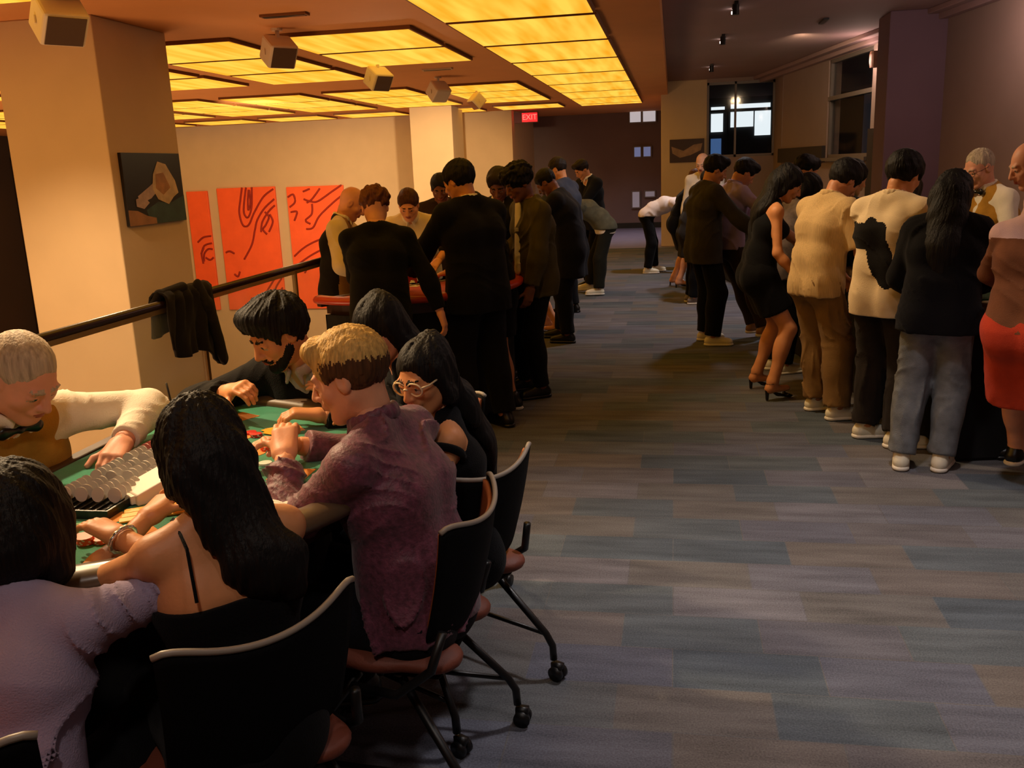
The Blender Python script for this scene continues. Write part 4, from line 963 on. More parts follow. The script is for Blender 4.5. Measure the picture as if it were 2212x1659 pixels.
# --- seated at the near table
def dealer_near():
    R = person('elderly grey-haired dealer in white shirt, gold vest and bow tie at the green table', -2.10, 2.32, -112, 'pink', 'grey', 'thin', NR, .0042, H=1.74, b=1.12, lean=26, sit=.50, head=(40, 12, 4),
        Lh=(-1.66, 2.42, TZ+.05), Rh=(-1.72, 1.92, TZ+.04), Lp=(-.7, -.3, .1), Rp=(.7, -.3, .1), curl=.6, hk=dict(fat=.007), hv=.002, hamp=.002)
    top(R, R.o, wh, NR, 'shirt', .016, 1.9, .02, fold=.006, collar=wh, seed=2)
    V = C('gold_vest', (176,128,48), .18)
    top(R, R.o, V, NR, 'vest', .026, 0, -.02, fold=.003, vneck=1.15)
    bowtie(R, R.o, m_bsho); pants(R, R.o, black, .014); shoes(R, R.o, m_bsho, m_bsho, .01)
def lavender():
    R = person('person with black bobbed hair and lavender shirt, seated at the bottom left', -1.27, 1.30, 10, 'tan', 'black', 'bob', NR, .0045, hv=.018, H=1.48, lean=20, sit=.40, head=(30, 6, 0),
        Rh=(-1.22, 1.72, TZ+.05), Lh=(-1.6, 1.70, TZ+.05), Rp=(.9, -.5, -.3), b=1.06, hamp=.0035)
    S = C('lavender_shirt', (160,146,172), .06)
    top(R, R.o, S, NR, 'shirt', .020, 1.55, .10, ease=.012, fold=.014, fdir=(.6,.2,1), collar=S, seed=5, cuff=.01, hemtilt=0)
    pants(R, R.o, black, .014); shoes(R, R.o, m_bsho, m_bsho, .01)
    w_ = SDF(.004, .004); p = R.wr[1]-R.hd[1]*.01; q = nz(np.cross(R.hd[1], A3((0,0,1)))); r = nz(np.cross(q, R.hd[1]))
    for i in range(14): a0, a1 = 2*PI*i/14, 2*PI*(i+1)/14; w_.cone(p+q*.034*math.cos(a0)+r*.03*math.sin(a0), p+q*.034*math.cos(a1)+r*.03*math.sin(a1), .005)
    sdfobj('bracelet', w_, mat('silver', (210,210,210), .25, metal=.9), R.o)
def hairwoman():
    def pth(R):
        c = R.HC
        return [(c+R.HR @ A3((0, -.05, .03)), .080), (c+R.HR @ A3((.00, -.07, -.07)), .078), (R.N-R.fy*.05+R.rx*.025, .070), (R.S-R.fy*.080-R.u3*.06+R.rx*.055, .068), (R.C-R.fy*.095+R.rx*.085+R.u2*.05, .058), (R.C-R.fy*.10+R.rx*.11-R.u2*.0, .022)]
    R = person('woman with very long straight black hair and bare back, at the green table', -.92, 1.64, 42, 'tan', 'black', 'long', NR, .0045, path=pth, H=1.60, fem=1, lean=5, sit=.44, head=(30, 4, 0),
        Lh=(-1.24, 1.86, TZ+.04), Rh=(-1.17, 2.02, TZ+.04), Lp=(-.9, -.2, -.5), Rp=(.8, -.3, -.5), curl=.7, hamp=.004)
    F = top(R, R.o, black, NR, 'camisole', .012, 0, .04, fold=.002, neck=False, strapless=True)
    mb = MB()
    for s_ in (1, -1):
        mb.tube([R.C+R.u2*.03+R.rx*s_*.09-R.fy*.118, R.S+R.rx*s_*.085-R.fy*.080, R.S+R.rx*s_*.088+R.u3*.045, R.S+R.rx*s_*.085+R.fy*.085, R.C+R.rx*s_*.08+R.fy*.13+R.u2*.02], .0035, 6)
    mb.build('shoulder_strap', black, R.o, True)
    pants(R, R.o, black, .014, loose=.004); shoes(R, R.o, m_bsho, m_bsho, .01)
def blond():
    R = person('blond man in a maroon patterned shirt leaning on the green table', -.69, 2.22, 76, 'fair', 'blond', None, NR, .0042, H=1.69, lean=10, twist=4, sit=.45, head=(20, 14, 0),
        Lh=(-1.06, 2.26, TZ+.07), Rh=(-1.10, 2.42, TZ+.05), Lp=(-.7, -.3, -.8), Rp=(.7, -.2, -.4), curl=.7, b=1.04)
    # hair: light on top, darker at the nape
    m1 = hairm('hair_blond', HC_['blond']); m2 = hairm('hair_nape', (84,54,30))
    F = SDF(.0045, .02); s = R.hs
    def w(x, y, z): return R.HC+R.HR @ A3((x, y, z))*s
    F.ell(w(0, -.018, .034), (.089, .106, .099), R=R.HR, k=.01); F.cone(w(-.03, .06, .095), w(.03, .06, .10), .030, k=.02)
    F.ell(w(0, .105, -.030), (.078, .085, .098), R=R.HR, sub=True, k=.012); F.ell(w(0, 0, -.13), (.12, .14, .075), R=R.HR, sub=True, k=.02)
    for q in (1, -1): F.ell(w(q*.085, .02, -.035), (.03, .035, .05), R=R.HR, sub=True, k=.01)
    c0 = R.HC; F.noise = lambda X, Y, Z: .0018*(np.sin(np.arctan2(X-c0[0], Y-c0[1]+.02)*60+Z*40)+.8*np.sin(X*160+Y*90))
    def mf(Cn, M):
        l = (Cn-c0) @ R.HR; jit = .012*np.sin(l[:, 0]*700+l[:, 1]*530)*np.sin(l[:, 0]*310-l[:, 1]*270)
        return ((l[:, 2] < .052+.25*(l[:, 1]+.0)*1.0-.02*(l[:, 1] > .04)+jit) & (l[:, 1] < .05)).astype(np.int32)
    sdfobj('hair', F, [m1, m2], R.o, mf)
    S = mat('maroon_print', (102,50,68), .55, .6, 120, .45, 60, sheen=.2, spec=.5)
    top(R, R.o, S, .0065, 'shirt', .020, 1.86, .06, ease=.012, fold=.011, fdir=(.25,.35,1), collar=S, seed=3, cuff=.008)
    pants(R, R.o, C('dark_trousers', (20,18,24)), .014); shoes(R, R.o, m_bsho, m_bsho, .01)
def glasswoman():
    def pth(R):
        c = R.HC
        return [(c+R.HR @ A3((0, -.06, .03)), .085), (c+R.HR @ A3((.02, -.06, -.07)), .072), (R.N-R.fy*.08+R.rx*.05, .065), (R.C-R.fy*.11+R.rx*.10, .06), (R.W-R.fy*.11+R.rx*.11, .03)]
    R = person('woman with clear-framed glasses, long black hair and black sleeveless top', -.64, 2.60, 108, 'tan', 'black', 'long', NR, .0042, path=pth, H=1.46, fem=1, lean=6, sit=.46, head=(18, 46, 4),
        Lh=(-.86, 2.42, TZ-.12), Rh=(-.98, 2.72, TZ+.03), Lp=(-.8, -.3, -.5), b=.98)
    top(R, R.o, black, NR, 'tank_top', .012, 0, .05, fold=.003, vneck=1.3)
    mb = MB(); s_ = -1
    e = nz(R.el[s_]-R.sh[s_]); u = nz(np.cross(e, R.fy)); v = np.cross(e, u)
    mb.tube([R.sh[s_]+e*.035+u*.05*math.cos(t)+v*.05*math.sin(t) for t in [2*PI*i/24 for i in range(24)]], .008, 8, closed=True, flat=1.6); mb.build('arm_strap', black, R.o, True)
    glasses(R, R.o, mat('clear_frame', (232,210,170), .25, coat=.4), .0032, .027)
    pants(R, R.o, black, .012, loose=.004); shoes(R, R.o, m_bsho, m_bsho, .01)
def midwoman():
    def pth(R):
        c = R.HC
        return [(c+R.HR @ A3((0, -.05, .03)), .085), (c+R.HR @ A3((0, -.07, -.07)), .085), (R.N-R.fy*.06, .095), (R.C-R.fy*.10, .09)]
    R = person('dark-haired woman seen behind the blond man\'s head, face bent to the table', -.84, 3.14, 118, 'fair', 'black', 'long', .010, .005, path=pth, H=1.72, fem=1, lean=16, sit=.46, head=(30, 34, 0),
        Lh=(-1.16, 2.95, TZ+.03), Rh=(-1.2, 3.10, TZ+.03), b=.98)
    top(R, R.o, black, .010, 'jumper', .016, 1.92, .06, fold=.004)
    pants(R, R.o, black, .014); shoes(R, R.o, m_bsho, m_bsho, .01)
def cardigan():
    R = person('bearded dark-haired man in dark cardigan at the far side of the green table', -1.28, 3.28, 168, 'tan', 'black', 'swept', NR, .0042, H=1.78, lean=26, sit=.46, head=(30, -26, 0),
        Rh=(-1.53, 2.86, TZ+.10), Lh=(-1.16, 2.78, TZ+.04), Rp=(.9, .2, -.35), Lp=(-.9, .1, -.4), curl=.85, hk=dict(beard=1), hv=.010, b=1.06, hamp=.006, hand_n=((0,-.3,-.8), (0, 0, -1)))
    top(R, R.o, C('striped_shirt', (176,158,150), .1), NR, 'shirt', .013, 0, .02, fold=.002, collar=C('striped_shirt', (176,158,150)))
    top(R, R.o, C('dark_cardigan', (20,18,17), .15), NR, 'cardigan', .026, 1.92, .05, ease=.01, fold=.006, vneck=1.5, seed=4)
    pants(R, R.o, black, .014); shoes(R, R.o, m_bsho, m_bsho, .01)

# --- standing at the red table
def bald():
    R = person('bald card dealer in white shirt and dark-backed tan vest, standing at the red table', -2.50, 6.6, -78, 'pink', 'grey', None, MR, .005, H=1.68, b=1.08, lean=6, head=(36, 0, 0), Rh=(-2.16, 6.44, 1.0), Lh=(-2.1, 6.9, .98), Rp=(.5, -.6, -.5), curl=.5, hk=dict(fat=.005))
    top(R, R.o, C('cream_shirt', (214,196,158), .05), MR, 'shirt', .020, 1.9, .02, sl_off=.032, fold=.006, collar=wh)
    vb = C('vest_back_black', (24,20,18)); vf = C('vest_front_tan', (150,112,62), .12); 
    def mf(c, M): return (((c-R.W) @ R.fy0) > .03).astype(np.int32)
    top(R, R.o, None, MR, 'vest', .028, 0, .10, fold=.002, vneck=1, mats=[vb, vf], matfn=mf)
    pants(R, R.o, black, MR); shoes(R, R.o, m_bsho, m_bsho, .012)
def brownblk():
    R = person('person with wavy brown hair and black jumper, back to the camera at the red table', -1.82, 5.48, 12, 'fair', 'auburn', 'afro', MR, .005, hv=-.010, H=1.68, b=1.04, lean=14, head=(24, 10, 0), Rh=(-1.40, 5.52, .72), Lh=(-2.0, 5.85, .95), Rp=(.8, -.4, .2), hamp=.005,
        feet=((-1.70, 5.46), (-1.95, 5.46)))
    top(R, R.o, black, MR, 'jumper', .022, 1.9, .10, ease=.012, fold=.004)
    pants(R, R.o, black, MR); shoes(R, R.o, m_bsho, m_bsho, .012)
def polo():
    R = person('brown-haired man in a white polo shirt leaning over the far end of the red table', -2.17, 7.58, 188, 'fair', 'brown', 'short', MR, .005, H=1.70, b=1.12, lean=30, head=(34, 0, 0), Rh=(-2.25, 7.12, .97), Lh=(-1.86, 7.12, 1.0), Rp=(.8, .0, -.3), Lp=(-.9, 0, -.3), curl=.6, hk=dict(fat=.004))
    top(R, R.o, C('white_polo', (236,222,192), .03), MR, 'polo_shirt', .020, 1.05, .10, ease=.01, fold=.005, collar=wh)
    pants(R, R.o, black, MR); shoes(R, R.o, m_bsho, m_bsho, .012)
def suitman():
    R = person('tall black-haired man in dark suit, back to the camera, mid room', -1.28, 5.86, 48, 'tan', 'black', 'short', MR, .005, hv=.006, H=1.82, b=1.08, lean=5, head=(22, 22, 0), Lh=(-1.82, 6.02, .96), Rh=(-1.30, 6.42, 1.0), Lp=(-.8, -.5, -.3), curl=.4,
        feet=((-1.12, 5.84), (-1.34, 5.74)), hamp=.004)
    top(R, R.o, wh, MR, 'shirt', .012, 0, .02, fold=0, collar=wh)
    top(R, R.o, navy, MR, 'suit_jacket', .034, 1.92, .16, ease=.014, fold=.004, flare=.02, vneck=1, seed=1)
    pants(R, R.o, navy, MR, loose=.02); shoes(R, R.o, m_bsho, m_bsho, .012)
def olive():
    R = person('man with a dark afro in an open olive green bomber jacket over a white shirt', -1.02, 6.72, 122, 'brown', 'black', 'afro', MR, .005, H=1.78, b=1.0, lean=3, head=(28, 6, 0), Lh=(-1.02, 6.46, .80), Rh=(-1.36, 6.95, .98), Lp=(-.7, -.6, -.2), curl=.5,
        feet=((-1.14, 6.86), (-.98, 6.62)), hamp=.006)
    top(R, R.o, wh, MR, 'shirt', .012, 0, .13, ease=.004, fold=.006)
    J = C('olive_nylon', (72,64,30), .15, .6)
    top(R, R.o, J, MR, 'bomber_jacket', .036, 1.93, .16, ease=.012, fold=.010, vneck=0, seed=6)
    jk = R.o.children[-1]
    pants(R, R.o, C('navy_jeans', (16,18,26)), MR, loose=.006); shoes(R, R.o, m_bsho, m_bsho, .012)
    # open front: strip of white shirt proud of the jacket opening, and the chest patch
    F = SDF(.009, .01); F.cone(R.N+R.fy*.090-R.u3*.02-R.rx*.01, R.W+R.fy*.150-R.rx*.02-R.u1*.10, .040, .044, ax=R.fy, sq=.5); F.noise = folds(.006, 60, (.2, .2, 1)); sdfobj('shirt_front', F, wh, R.o)
    M_ = MB(); c = R.C+R.fy*.168-R.rx*.10*1; M_.box((-.03, -.004, -.012), (.03, .004, .012), c=c, R=Matrix(np.stack([R.rx, R.fy, R.u2], 1).tolist())); M_.build('chest_patch', C('patch_grey', (170,165,150)), R.o)
def shorts_sneak():
    R = person('person in black skirt with bare legs and black sneakers, mostly hidden behind the suited man', -1.26, 6.42, 96, 'olive', 'dark', 'swept', MR, .006, H=1.60, lean=12, head=(30, 0, 0), Rh=(-1.5, 6.9, .98), Lh=(-1.62, 6.45, .98), feet=((-1.26, 6.62), (-1.14, 6.26)), hv=.004)
    top(R, R.o, wh, MR, 'shirt', .014, 0, .02, fold=0, collar=wh); top(R, R.o, charcoal, MR, 'jacket', .028, 1.9, .12, vneck=1.2)
    skirt(R, R.o, black, MR, .30); shoes(R, R.o, m_bsho, m_sole, .011)
def back1():
    R = person('person in a dark jacket behind the suited man\'s shoulder, in front of the far column', -2.06, 8.15, 190, 'brown', 'black', 'short', MR, .007, H=1.74, lean=6, head=(30, 0, 0), Rh=(-2.1, 7.7, 1.1), Lh=(-1.7, 7.75, 1.15))
    top(R, R.o, C('brown_jacket', (52,38,28)), MR, 'jacket', .03, 1.9, .14); pants(R, R.o, black, MR); shoes(R, R.o, m_bsho, m_bsho, .013)
def collarhead():
    R = person('dark-haired person with a white collar between the suited man and the afro', -1.34, 7.35, 150, 'brown', 'dark', 'swept', FR, .006, H=1.78, lean=4, head=(38, 30, 0), Rh=(-1.9, 7.2, 1.0), Lh=(-1.6, 6.9, 1.1), hv=.004)
    top(R, R.o, wh, FR, 'shirt', .016, 0, .02, fold=0, collar=wh); top(R, R.o, charcoal, FR, 'jacket', .030, 1.9, .14, vneck=1.5); pants(R, R.o, black, FR); shoes(R, R.o, m_bsho, m_bsho, .014)
def back2():
    R = person('tall dark-clothed person with a bowed head behind the olive jacket', -1.02, 8.95, 84, 'brown', 'black', 'short', FR, .008, H=1.78, b=1.08, lean=14, head=(45, 0, 0), Rh=(-1.6, 9.2, .98), Lh=(-1.6, 8.8, .98), feet=((-1.12, 9.05), (-1.02, 8.78)))
    top(R, R.o, C('deep_navy', (22,22,32)), FR, 'coat', .035, 1.9, .30, ease=.01); pants(R, R.o, charcoal, FR); shoes(R, R.o, m_bsho, m_bsho, .014)
def heels():
    R = person('person in a brown dress with bare ankles and heels behind the olive jacket', -1.36, 9.35, 80, 'fair', 'brown', 'short', FR, .008, fem=1, H=1.62, lean=12, head=(30, 0, 0), feet=((-1.30, 9.45, .13), (-1.18, 9.2, .13)))
    top(R, R.o, C('brown_dress', (70,42,28)), FR, 'dress', .016, 1, .02); skirt(R, R.o, C('brown_dress', (70,42,28)), FR, .45); shoes(R, R.o, mat('brown_shoe', (60,34,22), .4), m_bsho, .012, 'heel')
def back3():
    R = person('dark-haired man in a blue-grey suit with his head above the crowd at centre right', -1.2, 10.6, 70, 'tan', 'dark', 'short', FR, .007, H=1.86, lean=6, head=(20, 10, 0), Rh=(-1.7, 11.0, 1.0), Lh=(-1.8, 10.5, 1.0))
    top(R, R.o, C('slate_suit', (52,56,70)), FR, 'suit_jacket', .034, 1.92, .16); pants(R, R.o, charcoal, FR); shoes(R, R.o, m_bsho, m_bsho, .014)
def back4():
    R = person('man in a black suit and white shirt bowing his head, farthest of the left-hand crowd', -1.12, 12.9, 130, 'tan', 'dark', 'swept', FR, .008, H=1.86, lean=8, head=(38, 0, 0), Rh=(-1.5, 12.9, 1.0), Lh=(-1.4, 12.5, 1.0))
    top(R, R.o, wh, FR, 'shirt', .014, 0, .02, fold=0, collar=wh); top(R, R.o, charcoal, FR, 'suit_jacket', .034, 1.92, .16, vneck=1.6); pants(R, R.o, charcoal, FR); shoes(R, R.o, m_bsho, m_bsho, .014)
def bent():
    R = person('person bending over in a grey jacket with white hem, dark trousers and white sneakers', -1.0, 12.3, 96, 'olive', 'dark', 'short', .014, .008, H=1.72, lean=52, head=(70, 0, 0), Rh=(-1.8, 12.5, .95), Lh=(-1.8, 12.1, .95), feet=((-1.14, 12.45), (-.98, 12.1)), lean0=.8)
    top(R, R.o, wh, .014, 'shirt', .020, 0, .10, ease=.006); top(R, R.o, C('grey_jacket', (92,92,78), .2), .014, 'jacket', .034, 1.92, .04, ease=.01, fold=.008); pants(R, R.o, C('olive_black', (30,30,24)), .014, loose=.02); shoes(R, R.o, m_wsho, m_sole, .012)

# --- the crowd on the right
def r_bentwhite():
    R = person('person in white shirt bending toward the far table, leftmost of the right-hand crowd', -.28, 14.6, -86, 'tan', 'dark', 'short', .014, .008, H=1.72, lean=66, head=(60, 0, 0), Rh=(.35, 14.5, 1.0), Lh=(.35, 14.8, 1.0), lean0=.85, feet=((-.40, 14.45), (-.30, 14.75)))
    top(R, R.o, C('white_shirt_far', (220,205,200), .04), .014, 'shirt', .024, 1.6, .02, ease=.012, fold=.01); pants(R, R.o, black, .014); shoes(R, R.o, m_wsho, m_sole, .012)
def r_blackdress():
    R = person('woman with light brown hair in short black dress behind the blazer', .10, 12.9, -84, 'fair', 'auburn', 'long', .014, .008, fem=1, H=1.68, lean=22, head=(20, 0, 0), Rh=(.5, 12.7, 1.0), Lh=(.5, 13.1, 1.05), feet=((.08, 12.75, .12), (.0, 13.0, .12)))
    top(R, R.o, black, .014, 'dress', .016, 1.9, .02); skirt(R, R.o, black, .014, .36); shoes(R, R.o, m_bsho, m_bsho, .012, 'heel')
def r_darkcoat():
    R = person('person in a dark coat between the brown-haired woman and the grey-green blazer', .22, 11.3, -80, 'tan', 'black', 'short', FR, .009, H=1.66, lean=18, head=(30, 0, 0))
    top(R, R.o, C('dark_coat', (34,30,28)), FR, 'coat', .03, 1.9, .3); pants(R, R.o, black, FR); shoes(R, R.o, mat('grey_shoe', (120,112,112), .5), m_sole, .013)
def r_olddealer():
    R = person('white-haired man standing beyond the crowd in front of the far column\'s picture', .40, 12.3, 160, 'pale', 'grey', 'fringe', FR, .008, H=1.86, lean=4, head=(24, 0, 0))
    top(R, R.o, wh, FR, 'shirt', .02, 1.9, .02, collar=wh); pants(R, R.o, black, FR); shoes(R, R.o, m_bsho, m_bsho, .014)
def r_blazer():
    R = person('man in a grey-green blazer, black trousers and white shoes, back turned', .28, 8.72, -66, 'tan', 'black', 'swept', MR, .006, H=1.80, b=1.0, lean=2, head=(26, -14, 0), Rh=(.80, 8.5, .98), Lh=(.82, 9.1, 1.0), feet=((.36, 8.60), (.30, 8.86)), foot_yaw=(-24, -24), hv=.004)
    top(R, R.o, C('greygreen_blazer', (56,52,42), .1), MR, 'blazer', .034, 1.92, .17, ease=.012, fold=.005, flare=.016, seed=2); pants(R, R.o, C('black_trousers', (12,12,15)), MR, loose=.02); shoes(R, R.o, m_wsho, m_sole, .010)
def r_lav():
    R = person('man in a pale lilac shirt bowing his head beside the blazer', .52, 9.0, -64, 'tan', 'black', 'swept', MR, .006, H=1.78, b=1.0, lean=6, head=(42, -10, 0), Rh=(1.15, 8.8, .98), Lh=(1.15, 9.2, 1.0), feet=((.86, 8.75), (.78, 9.0)), hv=.006)
    top(R, R.o, C('lilac_shirt', (170,150,176), .05), MR, 'shirt', .022, 1.9, .06, ease=.010, fold=.007, collar=C('lilac_shirt', (170,150,176))); pants(R, R.o, C('brown_trousers', (50,38,30)), MR, loose=.01); shoes(R, R.o, mat('tan_shoe', (150,110,80), .5), m_sole, .011)
def r_woman():
    def pth(R):
        c = R.HC
        return [(c+R.HR @ A3((0, -.05, .03)), .09), (c+R.HR @ A3((0, -.08, -.07)), .09), (R.N-R.fy*.05, .10), (R.S-R.fy*.08-R.u3*.05, .10), (R.C-R.fy*.07, .07)]
    R = person('woman with long black hair in a short black sleeveless dress and black heeled sandals', .62, 6.72, -82, 'tan', 'black', 'long', .010, .0055, path=pth, fem=1, H=1.72, lean=12, head=(34, -12, 0), Rh=(.86, 6.52, .86), Lh=(1.05, 7.0, .98), Rp=(.15, -.9, -.2),
        feet=((.70, 6.56, .135), (.62, 6.90, .135)), foot_yaw=(24, 8), hamp=.005, curl=.8, hv=.004)
    top(R, R.o, black, .010, 'dress', .014, 0, .02, fold=.003); skirt(R, R.o, black, .010, .29, off=.010, flare=.02); shoes(R, R.o, mat('sandal_black', (18,12,12), .35), m_bsho, .008, 'heel')
def r_grey():
    R = person('person in grey patterned shirt bending at the table behind the black dress', .84, 7.5, -66, 'tan', 'black', 'bob', MR, .006, hv=.006, H=1.66, lean=20, head=(42, 0, 0), Rh=(1.35, 7.3, 1.0), Lh=(1.3, 7.7, 1.0))
    top(R, R.o, C('grey_print_shirt', (128,116,112), .35), MR, 'shirt', .024, 1.5, .10, ease=.012, fold=.009, collar=C('grey_print_shirt', (128,116,112))); pants(R, R.o, black, MR); shoes(R, R.o, m_wsho, m_sole, .011)
def r_hair2():
    R = person('black-haired person in dark clothes, deepest in the right-hand crowd under the wall panel', 1.02, 8.35, -60, 'tan', 'black', 'afro', FR, .008, H=1.76, lean=8, head=(20, 0, 0), hv=-.012)
    top(R, R.o, charcoal, FR, 'jacket', .03, 1.9, .12); pants(R, R.o, black, FR); shoes(R, R.o, m_bsho, m_bsho, .014)
def r_beige():
    R = person('man in a beige short-sleeved shirt and khaki trousers, seen from behind', .94, 6.20, -56, 'olive', 'black', 'short', .010, .0055, H=1.75, b=.98, lean=9, head=(44, -8, 0), Lh=(1.12, 6.55, .92), Rh=(1.32, 6.20, .96), Lp=(-.7, -.5, -.4), feet=((1.06, 6.06), (.96, 6.30)), foot_yaw=(-20, -20), hv=.008)
    S = mat('beige_striped', (204,172,120), .85, .6, 50, .14, 30, stretch=(8, 8, .3), sheen=.1, spec=.2)
    top(R, R.o, S, .010, 'shirt', .028, .86, .10, ease=.014, fold=.007, fdir=(1, .3, .15), cuff=.018, collar=S, sl_off=.030, seed=8)
    pants(R, R.o, C('khaki', (128,98,58), .1), .010, loose=.026, fold=.012, off=.020); shoes(R, R.o, m_wsho, m_sole, .009)
def r_hair3():
    R = person('black-haired person behind the man in the white jacket, only hair showing', 1.2, 7.2, -70, 'tan', 'black', 'short', FR, .008, H=1.70, lean=6, head=(20, 0, 0), hv=.012)
    top(R, R.o, black, FR, 'jacket', .03, 1.9, .12); pants(R, R.o, black, FR); shoes(R, R.o, m_bsho, m_bsho, .014)
def r_white():
    R = person('man in white jacket with a big black swoosh panel and white sneakers', 1.22, 5.58, -44, 'tan', 'black', 'short', .010, .0055, H=1.76, b=1.0, lean=3, head=(30, -6, 0), Rh=(1.62, 5.62, .98), Lh=(1.32, 6.0, .96), Lp=(-.8, -.4, -.4), Rp=(.7, -.5, -.4), feet=((1.30, 5.46), (1.16, 5.66)), foot_yaw=(-44, -38), hv=.012)
    W_ = C('cream_white', (236,214,176), .04); K = C('black_panel', (24,22,22), .08)
    def mf(c, M):
        l = c-R.W; x = l @ R.rx; z = l @ R.u2; y = l @ R.fy; bk = (y < .03)
        s1 = (np.abs(z-.185-.015*np.sin(x*14)) < .075*np.sqrt(np.clip(1-np.clip((x+.10)/.17, -1, 1)**4, 0, 1))+.0*x) & (x < .06) & (x > -.26)
        zz = z-.08; cx = .02-.36*zz; hw = .078*np.sqrt(np.clip(1-(zz/.20)**2, 0, 1))
        s2 = (np.abs(x-cx) < hw)
        return (bk & (s1 | s2)).astype(np.int32)
    top(R, R.o, None, .008, 'jacket', .032, 1.92, .14, ease=.010, fold=.007, mats=[W_, K], matfn=mf, collar=W_, seed=11, cuff=.004)
    pants(R, R.o, C('brown_black', (36,30,26), .15), .010, loose=.024, off=.018, fold=.010); shoes(R, R.o, m_wsho, m_sole, .009)
def r_longhair():
    R = person('person with long dark hair half hidden between the white jacket and the dark coat', 1.52, 6.6, -30, 'tan', 'dark', 'long', FR, .008, fem=1, H=1.62, lean=6, head=(20, 0, 0), path=lambda R: [(R.HC-R.fy*.07, .08), (R.N-R.fy*.08, .09), (R.C-R.fy*.1, .08)])
    top(R, R.o, C('plum', (48,24,28)), FR, 'top', .02, 1.9, .08); pants(R, R.o, black, FR); shoes(R, R.o, m_bsho, m_bsho, .014)
def r_coat():
    def pth(R):
        c = R.HC
        return [(c+R.HR @ A3((0, -.06, .03)), .09), (c+R.HR @ A3((0, -.085, -.07)), .09), (R.N-R.fy*.07, .09), (R.C-R.fy*.10, .09), (R.W-R.fy*.10+R.u1*.05, .04)]
    R = person('long-haired person in loose black jacket, light blue jeans and white sneakers', 1.40, 5.12, -22, 'tan', 'black', 'long', .010, .0055, path=pth, fem=1, H=1.66, b=1.0, lean=12, head=(40, -6, 0), Rh=(1.62, 5.42, .96), Lh=(1.36, 5.5, .96), Rp=(.6, -.3, -.6), Lp=(-.4, -.3, -.8), feet=((1.44, 5.06), (1.24, 5.08)), foot_yaw=(-6, 8))
    top(R, R.o, C('black_denim', (10,10,15), .12), .010, 'jacket', .038, 1.95, .10, ease=.018, fold=.008, flare=.03, seed=3, sl_off=.042, cuff=.008)
    pants(R, R.o, mat('blue_jeans', (112,116,120), .9, .6, 200, .25, 16, spec=.2), .010, loose=.016, off=.018, fold=.009); shoes(R, R.o, m_wsho, m_sole, .009)
def r_dealer():
    R = person('grey-haired dealer with glasses, gold vest and black bow tie behind the right-hand table', 2.12, 6.75, 112, 'pink', 'grey', 'thin', MR, .005, H=1.76, b=1.08, lean=5, head=(24, 4, 0), Rh=(1.9, 6.95, 1.0), Lh=(1.95, 6.3, 1.0))
    top(R, R.o, wh, MR, 'shirt', .018, 1.9, .02, collar=wh); top(R, R.o, C('gold_vest', (176,128,48), .18), MR, 'vest', .028, 0, .06, vneck=1.3); bowtie(R, R.o, m_bsho); glasses(R, R.o, mat('wire_frame', (60,40,30), .3), .0016)
    pants(R, R.o, black, MR); shoes(R, R.o, m_bsho, m_bsho, .013)
def r_bald():
    R = person('bald person cut off by the right edge of the picture, behind the orange skirt', 1.98, 5.35, 80, 'pink', 'grey', None, MR, .006, H=1.80, lean=5, head=(24, 10, 0))
    top(R, R.o, C('pink_white_shirt', (214,176,168), .04), MR, 'shirt', .02, 1.9, .1); pants(R, R.o, black, MR); shoes(R, R.o, m_bsho, m_bsho, .013)
def r_orange():
    R = person('woman in tan top and orange red skirt at the right edge of the picture', 1.64, 4.60, -40, 'fair', 'black', 'short', .010, .006, fem=1, hv=.008, H=1.66, b=.98, lean=5, head=(30, 0, 0), Rh=(1.95, 4.9, .98), Lh=(1.75, 5.0, 1.0), feet=((1.86, 4.66), (1.80, 4.98)), Lp=(-.7, -.5, -.2))
    tm = C('tan_mesh_top', (118,72,44), .12); pk = C('pink_white_shirt', (214,176,168), .04)
    def mf(c, M): return (((c-R.S) @ R.u3) > -.045).astype(np.int32)
    top(R, R.o, None, .010, 'top', .022, 1.3, .02, ease=.0, mats=[tm, pk], matfn=mf, fold=.005)
    skirt(R, R.o, C('orange_skirt', (190,62,34), .08), .010, .40, flare=.035, off=.014, fold=.005); shoes(R, R.o, m_bsho, m_sole, .010)

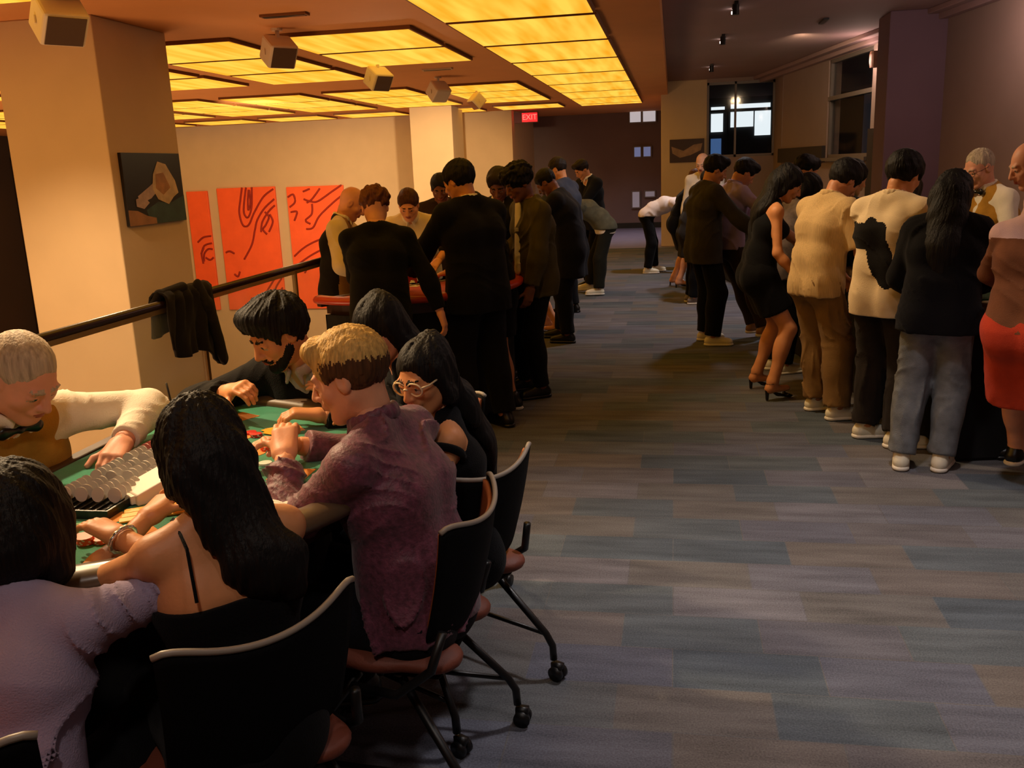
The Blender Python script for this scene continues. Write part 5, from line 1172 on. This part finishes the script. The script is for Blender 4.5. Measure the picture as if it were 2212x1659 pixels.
# ------------------------------------------------------------------ jacket over the railing
def draped_jacket():
    mb = MB(); o = empty('draped_jacket', (-2.65, 4.55, 0), 0, 'black jacket hung over the handrail near the big column', 'jacket')
    def f(u, v):      # u along the rail, v from the far side over the rail and down on the near side
        s_ = v*1.0; y = (u-.5)*.50+.03*math.sin(v*5)
        if s_ < .2: x, z = -.035-.02*math.sin(u*9), 1.09-.20*(1-s_/.2)*(.6+.4*math.sin(u*4+1))
        elif s_ < .32: t = (s_-.2)/.12; a = PI*(1-t); x, z = .045*math.cos(a), 1.09+.045*math.sin(a)
        else: t = (s_-.32)/.68; x, z = .045+.03*t*(1+.6*math.sin(u*17+2))+.010*math.sin(u*31), 1.09-t*(.24+.16*u+.03*math.sin(u*8)); y += .04*t*(u-.3)
        return (x+.006*math.sin(u*40+v*9), y, z)
    mb.grid(f, 60, 50, .012); mb.build('jacket_body', C('black_jacket_hung', (30,26,26), .15), o, True)
    F = SDF(.008, .02); F.cone((.075, .16, 1.0), (.10, .22, .70), .055, .045, ax=(1,0,0), sq=.45); F.cone((.075, .16, 1.0), (.04, .13, 1.12), .05, .05, ax=(1,0,0), sq=.4); F.noise = folds(.006, 40, (.3,.3,1)); sdfobj('sleeve', F, C('black_jacket_hung', (30,26,26)), o)
    F = SDF(.008, .02); F.cone((.0, -.20, 1.13), (.02, .0, 1.14), .022, .03); F.cone((-.04, -.22, 1.05), (.0, -.20, 1.13), .03, .02); sdfobj('jacket_collar', F, C('black_jacket_hung', (30,26,26)), o)
draped_jacket()
chair((-.75, 2.67, 0), math.radians(62), 'black-backed office chair behind the woman with glasses, rust seat and caster legs in view')
chair((-.76, 2.26, 0), math.radians(86), 'black-backed office chair with tan inner pad behind the blond man')
chair((-1.0, 1.70, 0), math.radians(54), 'black-backed office chair behind the long-haired woman, only its grey top rim lit')
chair((-1.27, 1.33, 0), math.radians(8), 'office chair of the lavender-shirted person in the bottom left corner')
chair((-1.0, 3.24, 0), math.radians(165), 'office chair under the dark-haired woman behind the blond man')
chair((-1.28, 3.28, 0), math.radians(168), 'office chair under the bearded man in the cardigan')
chair((-2.12, 2.33, 0), math.radians(-112), 'office chair under the elderly dealer, between table and railing')
ALL = [dealer_near, lavender, hairwoman, blond, glasswoman, midwoman, cardigan, bald, brownblk, polo, suitman, olive, shorts_sneak, collarhead, back1, back2, heels, back3, back4, bent,
       r_bentwhite, r_blackdress, r_darkcoat, r_olddealer, r_blazer, r_lav, r_woman, r_grey, r_hair2, r_beige, r_hair3, r_white, r_longhair, r_coat, r_dealer, r_bald, r_orange]
for fn in ALL: fn()
